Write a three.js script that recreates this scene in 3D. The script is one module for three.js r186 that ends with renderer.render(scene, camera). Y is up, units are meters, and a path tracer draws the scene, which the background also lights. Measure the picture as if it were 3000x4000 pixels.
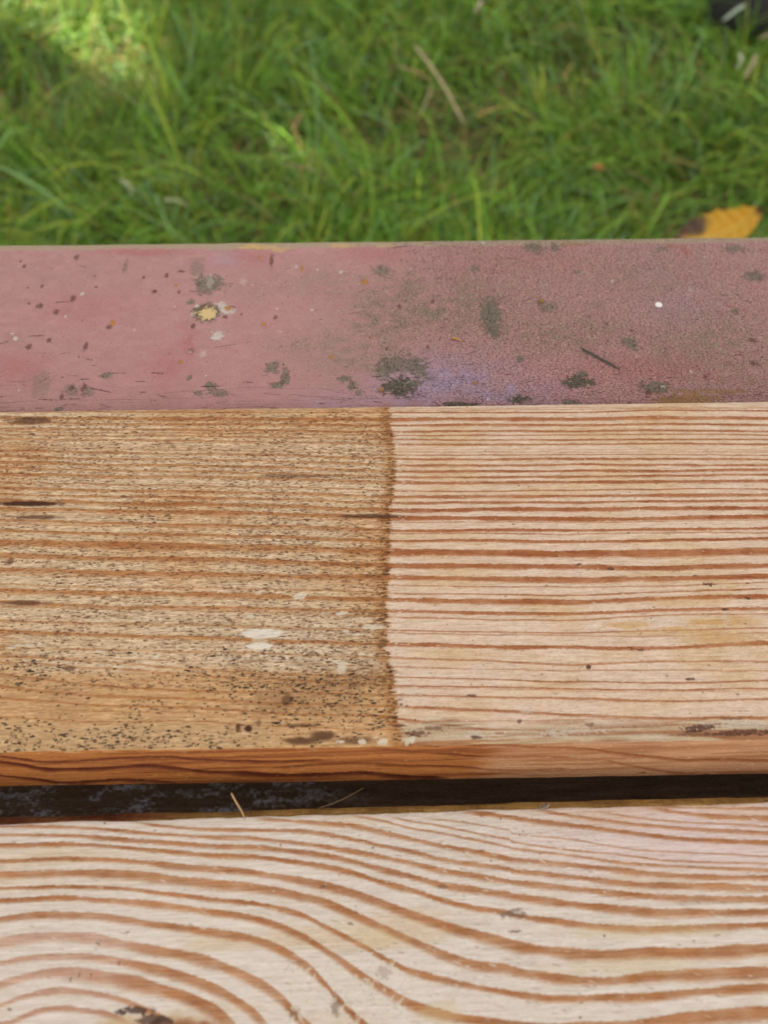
import * as THREE from 'three';
import { mergeGeometries, toCreasedNormals } from 'three/addons/utils/BufferGeometryUtils.js';

// ---------------------------------------------------------------- camera, sky, sun, exposure
const BENCH_H = 0.45, CAM_H = 0.65;
const scene = new THREE.Scene();
const camera = new THREE.PerspectiveCamera(2 * Math.atan(0.64) * 180 / Math.PI, 3 / 4, 0.01, 400);
camera.position.set(0, CAM_H, 0);
camera.up.set(0, 1, 0);
camera.lookAt(0, CAM_H - Math.cos(Math.PI / 6), -Math.sin(Math.PI / 6));
camera.focus = 0.232;
camera.userData.fStop = camera.getFocalLength() / 2.9;
const renderer = new THREE.WebGLRenderer({ antialias: true });
renderer.setSize(768, 1024);
renderer.toneMapping = THREE.LinearToneMapping;
renderer.toneMappingExposure = 4.1;
renderer.shadowMap.enabled = true;

const SUN = new THREE.Vector3(-0.52, 0.78, -0.36).normalize();
const sun = new THREE.DirectionalLight(new THREE.Color(1.0, 0.93, 0.8), 5);
sun.position.copy(SUN).multiplyScalar(20);
sun.castShadow = true; sun.shadow.mapSize.set(4096, 4096);
Object.assign(sun.shadow.camera, { left: -6, right: 6, top: 6, bottom: -6, near: 0.5, far: 40 });
scene.add(sun, sun.target);

// ---------------------------------------------------------------- noise and random
function rng(seed) { let a = seed >>> 0; return () => { a = (a + 0x6D2B79F5) | 0; let t = Math.imul(a ^ (a >>> 15), 1 | a); t = (t + Math.imul(t ^ (t >>> 7), 61 | t)) ^ t; return ((t ^ (t >>> 14)) >>> 0) / 4294967296; }; }
const PT = new Float32Array(65536), PR = rng(77); for (let i = 0; i < 65536; i++) PT[i] = PR();
function hash2(x, y) { return PT[(Math.imul(x, 374761) + Math.imul(y, 668265) + (Math.imul(x ^ (y << 3), 40503) >> 5)) & 65535]; }
function vn(x, y) { const xi = Math.floor(x), yi = Math.floor(y); let u = x - xi, v = y - yi; u = u * u * (3 - 2 * u); v = v * v * (3 - 2 * v);
  const a = hash2(xi, yi), b = hash2(xi + 1, yi), c = hash2(xi, yi + 1), d = hash2(xi + 1, yi + 1); return a + (b - a) * u + (c - a) * v + (a - b - c + d) * u * v; }
function fbm(x, y, o = 3) { let s = 0, a = 0.5, n = 0; for (let i = 0; i < o; i++) { s += a * vn(x, y); n += a; a *= 0.5; x = x * 2.03 + 17.1; y = y * 2.03 + 31.7; } return s / n; }
function cell(x, y) { const xi = Math.floor(x), yi = Math.floor(y); let f1 = 9, f2 = 9;   // distance gap between the two nearest cell points: small along cracks
  for (let j = -1; j <= 1; j++) for (let i = -1; i <= 1; i++) { const px = xi + i + hash2(xi + i + 91, yi + j), py = yi + j + hash2(xi + i, yi + j + 57), d = Math.hypot(px - x, py - y); if (d < f1) { f2 = f1; f1 = d; } else if (d < f2) f2 = d; } return f2 - f1; }
const clamp = (x, a = 0, b = 1) => x < a ? a : x > b ? b : x, sst = (a, b, x) => { const t = clamp((x - a) / (b - a)); return t * t * (3 - 2 * t); }, mix = (a, b, t) => a + (b - a) * t;

{ // one bright, thinly veiled sky
  const w = 256, h = 128, d = new Float32Array(w * h * 4);
  for (let j = 0; j < h; j++) for (let i = 0; i < w; i++) {
    const el = ((j + 0.5) / h - 0.5) * Math.PI, az = (i / w) * Math.PI * 2, k = (j * w + i) * 4;
    const cx = Math.cos(az) * Math.cos(el), cz = Math.sin(az) * Math.cos(el), n = fbm(cx * 2.3 + 9, cz * 2.3 + Math.sin(el) * 1.5 + 4, 4), c = sst(0.3, 0.72, n), up = Math.max(0, Math.sin(el));
    const b = [mix(0.24, 0.192, up), mix(0.256, 0.222, up), mix(0.27, 0.264, up)], g = [0.374, 0.351, 0.329];
    for (let q = 0; q < 3; q++) d[k + q] = el < 0 ? [0.03, 0.036, 0.018][q] : mix(b[q], g[q], 0.25 + 0.75 * c);
    d[k + 3] = 1;
  }
  const t = new THREE.DataTexture(d, w, h, THREE.RGBAFormat, THREE.FloatType);
  t.mapping = THREE.EquirectangularReflectionMapping; t.magFilter = t.minFilter = THREE.LinearFilter; t.needsUpdate = true;
  scene.background = t; scene.environment = t; scene.environmentIntensity = 1;
}

// ---------------------------------------------------------------- what the timber shows, in millimetres on the boards
const MID = [[0.5,[-117.4,-154.8,0.2,-85.4,-154.1,0.2,-54.2,-153.6,0.2,-25.5,-153.1,0.2,6.1,-152.4,0.2,30.4,-152.2,0.2,61.7,-152.1,0.2,90.4,-151.8,0.2,121.7,-151.4,0.2]],[0.6,[-117.2,-154.1,0.2,-85.3,-153.5,0.2,-54.1,-153.0,0.2,-25.5,-152.4,0.2,6.1,-151.8,0.2,30.3,-151.6,0.2,61.6,-151.4,0.2,90.3,-151.3,0.2,121.6,-151.0,0.2]],[0.9,[-117.1,-153.4,0.4,-85.2,-152.8,0.4,-54.0,-152.2,0.4,-25.4,-151.7,0.4,6.1,-151.1,0.4,30.3,-150.7,0.4,61.4,-150.3,0.4,90.2,-150.6,0.4,121.3,-150.0,0.4]],[0.9,[-116.5,-151.0,1.1,-84.8,-150.3,1.1,-53.8,-149.7,1.1,-25.3,-149.1,1.1,6.0,-148.4,1.1,30.1,-148.3,1.1,61.1,-147.7,1.1,89.6,-147.7,1.1,120.5,-147.0,1.1]],[0.85,[-116.1,-149.0,0.7,-84.4,-148.2,0.7,-53.6,-147.6,0.7,-25.2,-147.0,0.7,6.0,-146.1,0.7,30.0,-146.0,0.7,60.7,-145.3,0.7,89.1,-145.3,0.7,119.9,-144.4,0.7]],[0.85,[-115.6,-147.0,0.6,-84.1,-146.1,0.6,-53.4,-145.4,0.6,-25.2,-144.7,0.6,5.9,-143.8,0.6,29.8,-143.7,0.6,60.4,-143.1,0.6,88.7,-143.0,0.6,119.3,-142.1,0.6]],[0.7,[-115.4,-145.8,0.4,-83.9,-144.8,0.4,-53.2,-144.1,0.4,-25.1,-143.4,0.4,5.9,-142.3,0.4,29.7,-142.2,0.4,60.3,-141.7,0.4,88.4,-141.5,0.4,118.9,-140.6,0.4]],[0.8,[-115.1,-144.7,0.5,-83.7,-143.7,0.5,-53.1,-142.9,0.5,-25.1,-142.1,0.5,5.9,-140.9,0.5,29.5,-140.3,0.5,60.0,-139.9,0.5,88.0,-139.6,0.5,118.5,-139.0,0.5]],[0.85,[-114.8,-143.2,0.6,-83.5,-142.1,0.6,-53.0,-141.3,0.5,-25.0,-140.4,0.5,5.8,-139.2,0.5,29.4,-138.6,0.5,59.8,-138.2,0.5,87.7,-138.0,0.5,118.0,-137.2,0.5]],[0.5,[-114.5,-141.8,0.1,-83.2,-140.6,0.1,-52.8,-139.7,0.1,-24.9,-138.8,0.1,5.8,-137.4,0.1,29.3,-136.9,0.1,59.5,-136.3,0.1,87.3,-135.8,0.1,117.5,-135.3,0.1]],[0.6,[-114.3,-141.0,0.2,-83.1,-139.7,0.2,-52.7,-138.9,0.2,-24.9,-137.8,0.2,5.7,-136.4,0.2,29.2,-135.9,0.2,59.4,-135.4,0.2,87.1,-135.0,0.2,117.3,-134.5,0.2]],[0.75,[-114.1,-140.2,0.3,-82.9,-138.8,0.3,-52.6,-137.9,0.3,-24.8,-136.8,0.3,5.7,-135.3,0.3,29.1,-134.8,0.3,59.3,-134.5,0.3,87.0,-134.0,0.3,117.1,-133.4,0.3]],[0.9,[-113.8,-138.9,0.6,-82.7,-137.5,0.6,-52.5,-136.5,0.6,-24.8,-135.4,0.6,5.7,-133.7,0.6,29.0,-133.3,0.6,59.1,-132.9,0.6,86.7,-132.4,0.6,116.7,-131.8,0.6]],[0.85,[-113.3,-136.8,0.6,-82.4,-135.3,0.6,-52.3,-134.4,0.6,-24.7,-133.3,0.6,5.6,-131.6,0.6,28.9,-131.1,0.6,58.8,-130.9,0.6,86.3,-130.3,0.6,116.2,-129.9,0.6]],[0.9,[-112.8,-134.5,0.7,-82.0,-133.1,0.7,-52.1,-132.2,0.7,-24.6,-131.1,0.7,5.6,-129.4,0.7,28.7,-128.9,0.7,58.5,-128.7,0.7,85.8,-128.2,0.7,115.8,-128.3,0.7]],[0.85,[-112.4,-132.5,0.6,-81.7,-131.1,0.6,-51.9,-130.2,0.6,-24.5,-129.0,0.6,5.5,-127.4,0.6,28.6,-126.9,0.6,58.2,-126.6,0.6,85.5,-126.6,0.6,115.3,-126.4,0.6]],[0.85,[-111.9,-130.4,0.8,-81.4,-129.0,0.8,-51.7,-128.1,0.8,-24.5,-127.0,0.8,5.5,-125.4,0.8,28.4,-125.0,0.8,58.0,-124.8,0.8,85.1,-124.4,0.8,114.7,-124.2,0.8]],[0.9,[-111.3,-127.5,0.3,-80.9,-126.1,0.3,-51.4,-125.2,0.3,-24.3,-124.1,0.3,5.4,-122.5,0.3,28.2,-122.1,0.3,57.6,-121.9,0.3,84.6,-121.9,0.3,114.0,-121.3,0.3]],[0.85,[-110.8,-125.4,0.9,-80.6,-124.1,0.8,-51.2,-123.1,0.8,-24.3,-122.1,0.8,5.4,-120.5,0.8,28.1,-120.2,0.8,57.3,-119.9,0.8,84.2,-119.8,0.8,113.5,-119.3,0.8]],[0.85,[-110.3,-123.3,0.6,-80.3,-122.0,0.6,-51.0,-121.1,0.6,-24.2,-120.0,0.6,5.3,-118.4,0.6,27.9,-118.2,0.6,57.0,-117.8,0.6,83.8,-117.7,0.6,113.0,-117.5,0.6]],[0.95,[-109.9,-121.3,1.0,-79.9,-119.8,1.0,-50.8,-118.8,1.0,-24.1,-117.6,1.0,5.3,-115.9,1.0,27.8,-115.8,1.0,56.7,-115.4,1.0,83.4,-115.3,1.0,112.4,-115.1,1.0]],[1.0,[-109.3,-118.5,1.1,-79.5,-117.1,1.1,-50.5,-116.1,1.1,-24.0,-115.0,1.1,5.2,-113.3,1.1,27.6,-113.0,1.1,56.3,-112.2,1.1,82.7,-112.0,1.1,111.6,-112.2,1.1]],[0.6,[-109.0,-117.1,0.2,-79.2,-115.6,0.2,-50.4,-114.7,0.2,-23.9,-113.5,0.2,5.2,-111.9,0.2,27.5,-111.7,0.2,56.1,-111.2,0.2,82.5,-111.1,0.2,111.4,-111.0,0.2]],[1.0,[-108.4,-114.4,0.7,-78.8,-113.0,0.7,-50.1,-112.0,0.7,-23.8,-110.9,0.7,5.1,-109.2,0.7,27.3,-109.0,0.7,55.8,-108.5,0.7,82.1,-108.5,0.7,110.7,-108.3,0.7]],[0.7,[-108.2,-113.5,0.3,-78.7,-112.1,0.3,-50.0,-111.2,0.3,-23.8,-110.0,0.3,5.1,-108.4,0.3,27.2,-108.1,0.3,55.6,-107.3,0.3,81.8,-107.4,0.3,110.3,-106.9,0.3]],[1.0,[-107.6,-111.1,0.7,-78.3,-109.6,0.7,-49.8,-108.7,0.7,-23.7,-107.6,0.7,5.0,-105.9,0.7,27.0,-105.7,0.7,55.3,-104.8,0.7,81.3,-104.9,0.7,109.8,-105.0,0.7]],[0.95,[-106.8,-107.3,1.7,-77.7,-105.9,1.7,-49.4,-105.0,1.7,-23.5,-103.9,1.7,4.9,-102.3,1.7,26.8,-101.8,1.7,54.8,-101.0,1.7,80.6,-100.9,1.7,108.8,-101.0,1.7]],[0.95,[-105.8,-103.1,1.2,-77.0,-101.7,1.2,-49.0,-100.8,1.2,-23.4,-99.7,1.2,4.8,-98.1,1.2,26.5,-97.7,1.2,54.2,-96.9,1.2,79.7,-96.3,1.2,107.7,-96.6,1.2]],[0.95,[-104.9,-98.7,1.2,-76.3,-97.3,1.2,-48.6,-96.3,1.2,-23.2,-95.3,1.2,4.8,-94.5,1.2,26.2,-93.7,1.2,53.7,-93.0,1.2,79.1,-93.0,1.2,106.8,-93.3,1.2]],[0.75,[-104.6,-97.4,0.2,-76.1,-96.0,0.2,-48.5,-95.1,0.2,-23.1,-93.9,0.2,4.7,-92.3,0.2,26.0,-91.5,0.2,53.4,-90.9,0.2,78.7,-90.9,0.2,106.3,-91.5,0.2]],[0.8,[-103.8,-94.2,0.3,-75.6,-93.0,0.3,-48.2,-92.2,0.3,-23.0,-91.4,0.3,4.7,-89.8,0.3,25.9,-89.2,0.3,53.1,-88.4,0.3,78.3,-89.0,0.3,105.9,-89.5,0.3]],[0.95,[-103.4,-92.2,1.1,-75.3,-91.2,1.1,-48.0,-90.2,1.1,-22.9,-89.0,1.1,4.6,-87.8,1.1,25.7,-87.1,1.1,52.8,-86.4,1.1,77.9,-87.1,1.1,105.3,-87.2,1.1]],[0.95,[-102.7,-89.0,0.7,-74.7,-87.1,0.7,-47.6,-86.3,0.7,-22.8,-85.5,0.7,4.5,-84.5,0.7,25.5,-83.7,0.7,52.4,-83.0,0.7,77.3,-83.7,0.7,104.3,-83.6,0.7]],[0.8,[-102.4,-87.8,0.3,-74.6,-86.4,0.3,-47.5,-85.5,0.3,-22.8,-84.4,0.3,4.5,-82.8,0.3,25.3,-81.9,0.3,52.1,-81.1,0.3,77.0,-82.3,0.3,104.0,-82.3,0.3]],[0.8,[-101.5,-83.6,0.3,-74.0,-82.5,0.3,-47.1,-81.5,0.3,-22.6,-80.3,0.3,4.4,-79.1,0.3,25.1,-78.3,0.3,51.6,-77.6,0.3,76.1,-77.9,0.3,102.9,-78.1,0.3]],[0.7,[-101.4,-83.3,0.2,-73.9,-82.0,0.2,-47.1,-81.1,0.2,-22.6,-80.0,0.2,4.4,-78.4,0.2,25.0,-77.6,0.2,51.5,-76.8,0.2,75.8,-76.2,0.2,102.6,-76.8,0.2]],[0.95,[-100.8,-80.5,0.8,-73.4,-78.9,0.8,-46.8,-77.6,0.8,-22.4,-76.3,0.8,4.3,-75.2,0.8,24.8,-74.2,0.8,51.1,-73.5,0.8,75.2,-73.0,0.8,101.9,-74.0,0.8]],[0.65,[-99.8,-76.1,0.4,-72.7,-74.7,0.4,-46.4,-73.9,0.4,-22.3,-72.8,0.4,4.2,-71.3,0.4,24.5,-70.4,0.4,50.4,-68.9,0.4,74.5,-69.3,0.4,100.5,-68.8,0.4]],[0.65,[-99.3,-73.7,0.2,-72.3,-72.4,0.2,-46.2,-71.5,0.2,-22.2,-70.5,0.2,4.2,-69.0,0.2,24.3,-68.1,0.2,50.2,-67.2,0.2,74.0,-66.9,0.2,99.9,-66.3,0.2]],[0.9,[-99.2,-73.6,0.3,-72.2,-71.5,0.3,-45.9,-69.0,0.3,-22.1,-67.3,0.3,4.1,-66.2,0.3,24.1,-65.3,0.3,49.8,-64.2,0.3,73.4,-63.6,0.3,99.3,-63.8,0.3]],[0.95,[-98.9,-71.9,0.3,-71.9,-69.8,0.3,-45.8,-67.1,0.3,-22.0,-65.8,0.3,4.1,-64.0,0.3,24.0,-63.4,0.3,49.6,-62.4,0.3,73.0,-61.7,0.3,98.7,-61.7,0.3]],[0.4,[-98.0,-68.1,0.2,-71.5,-66.8,0.2,-45.6,-65.9,0.2,-22.0,-64.9,0.2,4.0,-63.5,0.2,23.9,-62.8,0.2,49.5,-61.9,0.2,72.9,-61.2,0.2,98.6,-61.2,0.2]],[0.85,[-98.1,-68.6,0.4,-71.2,-65.2,0.4,-45.4,-63.3,0.4,-21.9,-62.6,0.4,4.0,-61.5,0.4,23.8,-60.7,0.4,49.2,-59.8,0.4,72.5,-58.8,0.4,98.0,-58.8,0.4]],[0.8,[-97.4,-65.3,0.6,-70.7,-62.3,0.6,-45.2,-61.1,0.6,-21.8,-59.6,0.6,3.9,-58.6,0.6,23.6,-57.3,0.6,48.7,-55.6,0.6,71.6,-54.5,0.6,96.8,-54.3,0.6]],[0.9,[-96.7,-62.4,0.4,-70.4,-60.0,0.4,-45.0,-58.9,0.4,-21.6,-56.9,0.4,-2.3,-56.2,0.4,3.9,-55.5,0.4,13.1,-54.2,0.4,22.3,-52.8,0.4,29.7,-52.0,0.4]],[0.75,[-95.6,-57.3,0.3,-83.1,-56.5,0.3,-69.7,-55.8,0.3,-44.6,-55.5,0.3,-34.8,-54.6,0.3,-21.5,-53.9,0.3,-7.0,-52.9,0.3,6.9,-52.6,0.3,16.7,-52.1,0.3]],[0.45,[-96.1,-59.5,0.2,-74.2,-58.7,0.2,-44.9,-57.7,0.2,-21.6,-55.5,0.2,-0.8,-54.4,0.2]]];
const NEAR = [[0.7,[65.7,-34.5,0.6,79.2,-33.9,0.6,96.1,-33.2,0.7]],[0.85,[66.8,-34.2,0.7,78.8,-32.1,0.8,95.4,-30.9,1.0]],[0.7,[54.3,-33.5,0.4,65.2,-31.7,0.4,74.6,-30.6,0.4,94.9,-29.0,0.5]],[0.8,[38.6,-34.4,0.6,48.0,-32.7,0.6,57.4,-31.2,0.7,66.8,-29.9,0.7,78.0,-28.7,0.8,94.5,-27.5,0.9]],[0.95,[20.9,-34.2,0.8,26.6,-33.6,0.8,32.7,-32.7,0.8,45.8,-30.7,0.9,58.9,-28.8,0.9,73.7,-26.7,0.9,93.9,-25.2,1.0]],[0.65,[10.5,-33.2,0.3,18.8,-32.2,0.3,31.6,-29.9,0.3,32.3,-29.1,0.3,47.2,-27.2,0.3,62.0,-24.6,0.3,76.8,-23.4,0.3,93.2,-22.3,0.3]],[0.75,[1.7,-33.8,0.4,7.4,-32.5,0.4,15.0,-31.3,0.4,22.5,-29.6,0.4,31.4,-27.8,0.4,32.1,-27.2,0.4,46.9,-24.9,0.4,61.7,-23.0,0.4,69.0,-21.9,0.4,92.7,-20.6,0.4]],[0.75,[-7.9,-34.6,0.5,-0.3,-32.9,0.5,7.3,-30.9,0.5,14.9,-29.5,0.5,22.3,-28.0,0.6,31.2,-26.0,0.6,31.9,-25.7,0.6,46.7,-23.5,0.6,61.4,-21.4,0.6,76.1,-20.2,0.6,92.3,-19.2,0.7]],[0.85,[-30.9,-34.1,0.8,-23.2,-33.5,0.8,-15.5,-32.8,0.8,-7.9,-32.0,0.9,-0.3,-30.4,0.9,7.2,-28.6,0.9,14.7,-26.7,0.9,22.1,-25.3,0.9,30.9,-23.3,1.0,31.6,-23.1,1.0,50.1,-21.0,1.0,64.7,-19.1,1.1,79.3,-17.9,1.1,91.8,-17.4,1.1]],[0.85,[-61.0,-34.1,0.5,-55.9,-33.4,0.6,-48.2,-32.5,0.6,-40.6,-31.9,0.6,-30.7,-31.5,0.7,-23.1,-31.1,0.7,-15.5,-30.3,0.8,-7.9,-29.0,0.8,-0.4,-27.2,0.8,7.1,-25.6,0.9,14.5,-23.7,0.9,21.9,-22.3,0.9,30.7,-21.0,1.0,31.4,-20.6,1.0,46.0,-18.8,1.0,60.5,-16.9,1.1,75.2,-16.0,1.2,91.3,-15.2,1.3]],[0.85,[-94.0,-34.1,0.5,-78.7,-33.5,0.6,-71.0,-32.9,0.7,-63.4,-32.1,0.7,-55.7,-31.4,0.7,-48.1,-30.7,0.8,-40.4,-30.1,0.8,-30.6,-29.5,0.8,-15.5,-27.5,0.9,-7.9,-26.2,1.0,-0.4,-24.8,1.0,7.0,-23.0,1.0,14.3,-21.1,1.0,21.7,-19.9,1.1,30.4,-18.3,1.1,31.1,-18.1,1.1,45.6,-16.3,1.2,60.1,-14.5,1.2,74.6,-13.5,1.3,90.6,-12.9,1.4]],[0.9,[-93.6,-32.0,0.6,-78.4,-31.5,0.7,-70.8,-31.0,0.8,-63.1,-30.1,0.8,-55.5,-29.4,0.9,-47.9,-28.7,0.9,-40.3,-28.0,1.0,-30.5,-27.5,1.0,-15.4,-25.5,1.1,-7.9,-24.0,1.2,-0.5,-22.0,1.2,6.9,-20.1,1.2,14.1,-18.1,1.3,21.4,-16.8,1.3,30.1,-15.4,1.3,30.8,-15.1,1.3,41.6,-13.5,1.4,52.3,-12.1,1.5,63.1,-10.8,1.5,73.9,-10.4,1.6,89.9,-10.1,1.7]],[0.95,[-93.0,-29.6,0.8,-78.0,-29.4,0.8,-70.5,-29.1,0.8,-62.8,-28.4,0.9,-55.2,-27.5,0.9,-47.7,-26.6,0.9,-40.1,-25.9,0.9,-30.4,-25.2,0.9,-15.4,-23.1,1.0,-7.2,-21.2,1.0,-0.6,-19.0,1.0,6.7,-17.0,1.0,13.9,-14.8,1.0,21.1,-12.9,1.0,29.7,-11.7,1.1,30.4,-11.2,1.1,41.0,-9.5,1.1,51.7,-7.9,1.1,62.4,-7.2,1.1,73.2,-7.3,1.2,89.2,-7.4,1.2]],[0.92,[-92.3,-26.1,0.8,-77.5,-26.2,0.9,-70.0,-25.9,1.0,-62.4,-25.3,1.0,-54.9,-24.5,1.1,-47.4,-23.5,1.2,-39.9,-22.8,1.3,-30.2,-21.8,1.3,-15.3,-18.9,1.5,-7.2,-16.7,1.5,-0.7,-14.5,1.6,6.5,-12.0,1.6,13.6,-9.6,1.7,20.7,-7.4,1.7,29.0,-5.2,1.8,29.7,-4.9,1.8,40.2,-3.3,1.9,50.8,-2.4,1.9,61.4,-2.4,2.0,72.1,-2.2,2.1,87.9,-2.5,2.3]],[0.88,[-91.7,-23.0,1.4,-76.9,-23.0,1.5,-69.5,-22.7,1.5,-62.0,-22.2,1.6,-54.5,-21.4,1.6,-47.1,-20.4,1.6,-39.6,-19.6,1.6,-30.0,-18.5,1.7,-15.3,-15.5,1.7,-8.0,-12.7,1.7,-0.8,-9.6,1.7,6.3,-6.6,1.7,13.2,-3.6,1.7,20.2,-1.3,1.7,28.5,-0.0,1.8,29.1,0.3,1.8,39.5,2.0,1.8,49.9,2.7,1.8,60.5,2.2,1.9,71.1,2.1,1.9,86.7,2.0,2.0]],[0.95,[-91.0,-20.0,0.6,-76.4,-20.0,0.7,-69.0,-19.7,0.7,-61.6,-19.3,0.8,-54.2,-18.2,0.8,-46.7,-17.2,0.9,-39.4,-16.3,0.9,-29.9,-15.1,0.9,-18.9,-12.4,1.0,-11.6,-9.0,1.0,-4.5,-5.6,1.0,0.8,-2.7,1.1,6.0,-0.4,1.1,12.9,1.4,1.1,19.8,3.0,1.1,28.0,4.4,1.2,28.7,4.7,1.2,39.0,5.9,1.2,49.4,6.0,1.3,59.8,6.1,1.3,70.4,5.4,1.4,85.9,5.1,1.5]],[0.9,[-90.4,-17.3,0.8,-83.2,-17.5,0.9,-76.0,-17.7,0.9,-68.6,-17.0,1.0,-61.2,-16.3,1.1,-53.8,-15.5,1.2,-46.5,-14.5,1.2,-39.1,-13.4,1.3,-29.7,-11.9,1.4,-18.7,-7.9,1.5,-11.6,-3.9,1.5,-4.6,0.5,1.5,0.6,3.5,1.6,5.7,6.2,1.6,12.5,8.1,1.6,21.0,9.6,1.7,27.4,10.5,1.7,38.2,11.5,1.8,51.9,11.4,2.0,62.3,10.7,2.1,72.8,10.2,2.2,84.6,9.9,2.3]],[0.9,[-89.6,-13.3,1.1,-82.5,-13.9,1.2,-75.3,-13.9,1.2,-68.0,-13.5,1.3,-60.7,-12.5,1.3,-53.4,-11.4,1.4,-46.1,-10.4,1.4,-38.8,-9.2,1.4,-29.4,-7.5,1.5,-22.2,-4.5,1.5,-16.8,-1.2,1.5,-11.5,3.7,1.5,-8.1,7.0,1.5,-4.7,9.7,1.5,2.1,12.7,1.6,37.6,15.9,1.8,83.2,14.9,2.1]],[0.8,[-88.6,-8.6,1.8,-81.7,-9.4,1.9,-74.6,-9.5,1.9,-67.3,-8.9,1.9,-63.7,-8.1,1.9,-60.0,-7.4,1.9,-52.7,-6.0,2.0,-45.5,-4.8,2.0,-38.3,-2.9,2.0,-29.0,0.8,2.0,-23.7,3.9,2.0,-20.1,7.2,2.0,-16.6,10.2,2.0,-8.1,15.3,1.9]],[0.85,[-87.7,-4.4,0.9,-80.9,-5.3,1.0,-73.8,-5.4,1.1,-66.7,-4.9,1.2,-59.5,-3.8,1.3,-52.3,-2.3,1.4,-45.1,-0.4,1.5,-37.9,2.1,1.6,-34.3,3.8,1.6,-29.3,6.9,1.7,-25.1,10.9,1.7]],[0.88,[-86.8,-0.1,1.4,-80.2,-1.8,1.6,-73.3,-2.3,1.8,-66.2,-1.4,2.0,-59.0,-0.2,2.1,-51.9,1.5,2.3,-44.7,3.4,2.5,-37.6,6.6,2.6,-34.0,9.5,2.7,-31.8,11.8,2.7]],[0.9,[-85.9,3.9,1.1,-79.5,2.0,1.1,-72.7,1.4,1.2,-65.6,2.1,1.2,-58.5,3.7,1.2,-54.9,5.1,1.2,-51.3,6.5,1.2,-47.6,8.5,1.2,-44.7,10.9,1.2]],[1.0,[-83.2,7.3,0.8,-77.1,5.3,0.8,-72.1,4.8,0.8,-66.8,5.4,0.9,-61.6,6.2,0.9,-58.4,7.2,0.9,-55.8,8.9,0.9]]];
const FRONT = [[0.85,[-94.6,2.5,0.8,-90.4,3.7,0.8,-84.7,5.3,0.8,-80.1,5.4,0.8,-73.8,5.0,0.8,-67.5,4.4,0.8,-61.2,3.8,0.8,-53.5,3.7,0.8,-44.8,5.3,0.8,-38.3,6.1,0.8,-29.0,6.9,0.8,-19.7,6.5,0.8,-13.4,6.1,0.8]],[1,[-95.4,5.0,1.1,-89.8,6.8,1.1,-85.6,8.6,1.1,-79.4,8.8,1.1,-71.6,8.8,1.1,-65.2,8.1,1.1,-58.9,7.7,1.1,-52.9,8.8,1.1,-45.7,10.7,1.2,-43.7,11.1,1.2,-35.9,11.9,1.2,-28.1,13.0,1.2,-20.1,13.2,1.2,-10.6,12.9,1.2,-4.2,12.8,1.2,3.4,14.2,1.2]],[0.9,[-97.4,11.4,0.8,-91.5,12.8,0.8,-87.2,14.1,0.8,-82.8,15.4,0.8,-76.3,15.0,0.8,-69.8,14.3,0.8,-65.0,14.2,0.8,-57.2,15.3,0.8,-51.0,16.4,0.8]],[0.7,[-28.7,9.5,0.6,-23.0,9.1,0.6,-16.6,8.1,0.6,-7.3,8.1,0.6,3.4,8.7,0.6]],[0.7,[-2.4,1.8,0.5,6.8,2.9,0.5,16.2,4.5,0.6,22.4,5.8,0.6,31.8,6.4,0.6,38.1,6.3,0.6,48.9,7.4,0.6]],[0.7,[-2.5,9.0,0.6,6.9,9.6,0.6,14.8,10.1,0.6,22.8,11.2,0.6,29.2,12.3,0.6,38.8,12.8,0.6,45.2,12.4,0.6,49.8,13.5,0.6]],[1,[-2.6,13.3,1.3,2.2,14.4,1.3,10.2,15.5,1.3,16.7,16.1,1.3]],[0.85,[19.0,0.2,0.8,25.2,0.7,0.8,31.3,1.1,0.8,37.6,2.1,0.8,48.2,3.0,0.8,51.9,3.3,0.8,58.4,5.2,0.8,64.9,6.8,0.8,71.5,8.1,0.9,78.1,9.4,0.9,84.4,9.3,0.9,98.7,10.3,0.9]],[0.7,[55.9,9.0,0.7,60.9,10.3,0.7,66.0,12.2,0.7,72.9,14.2,0.7,76.4,15.4,0.7,83.0,15.9,0.7]]];
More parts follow.
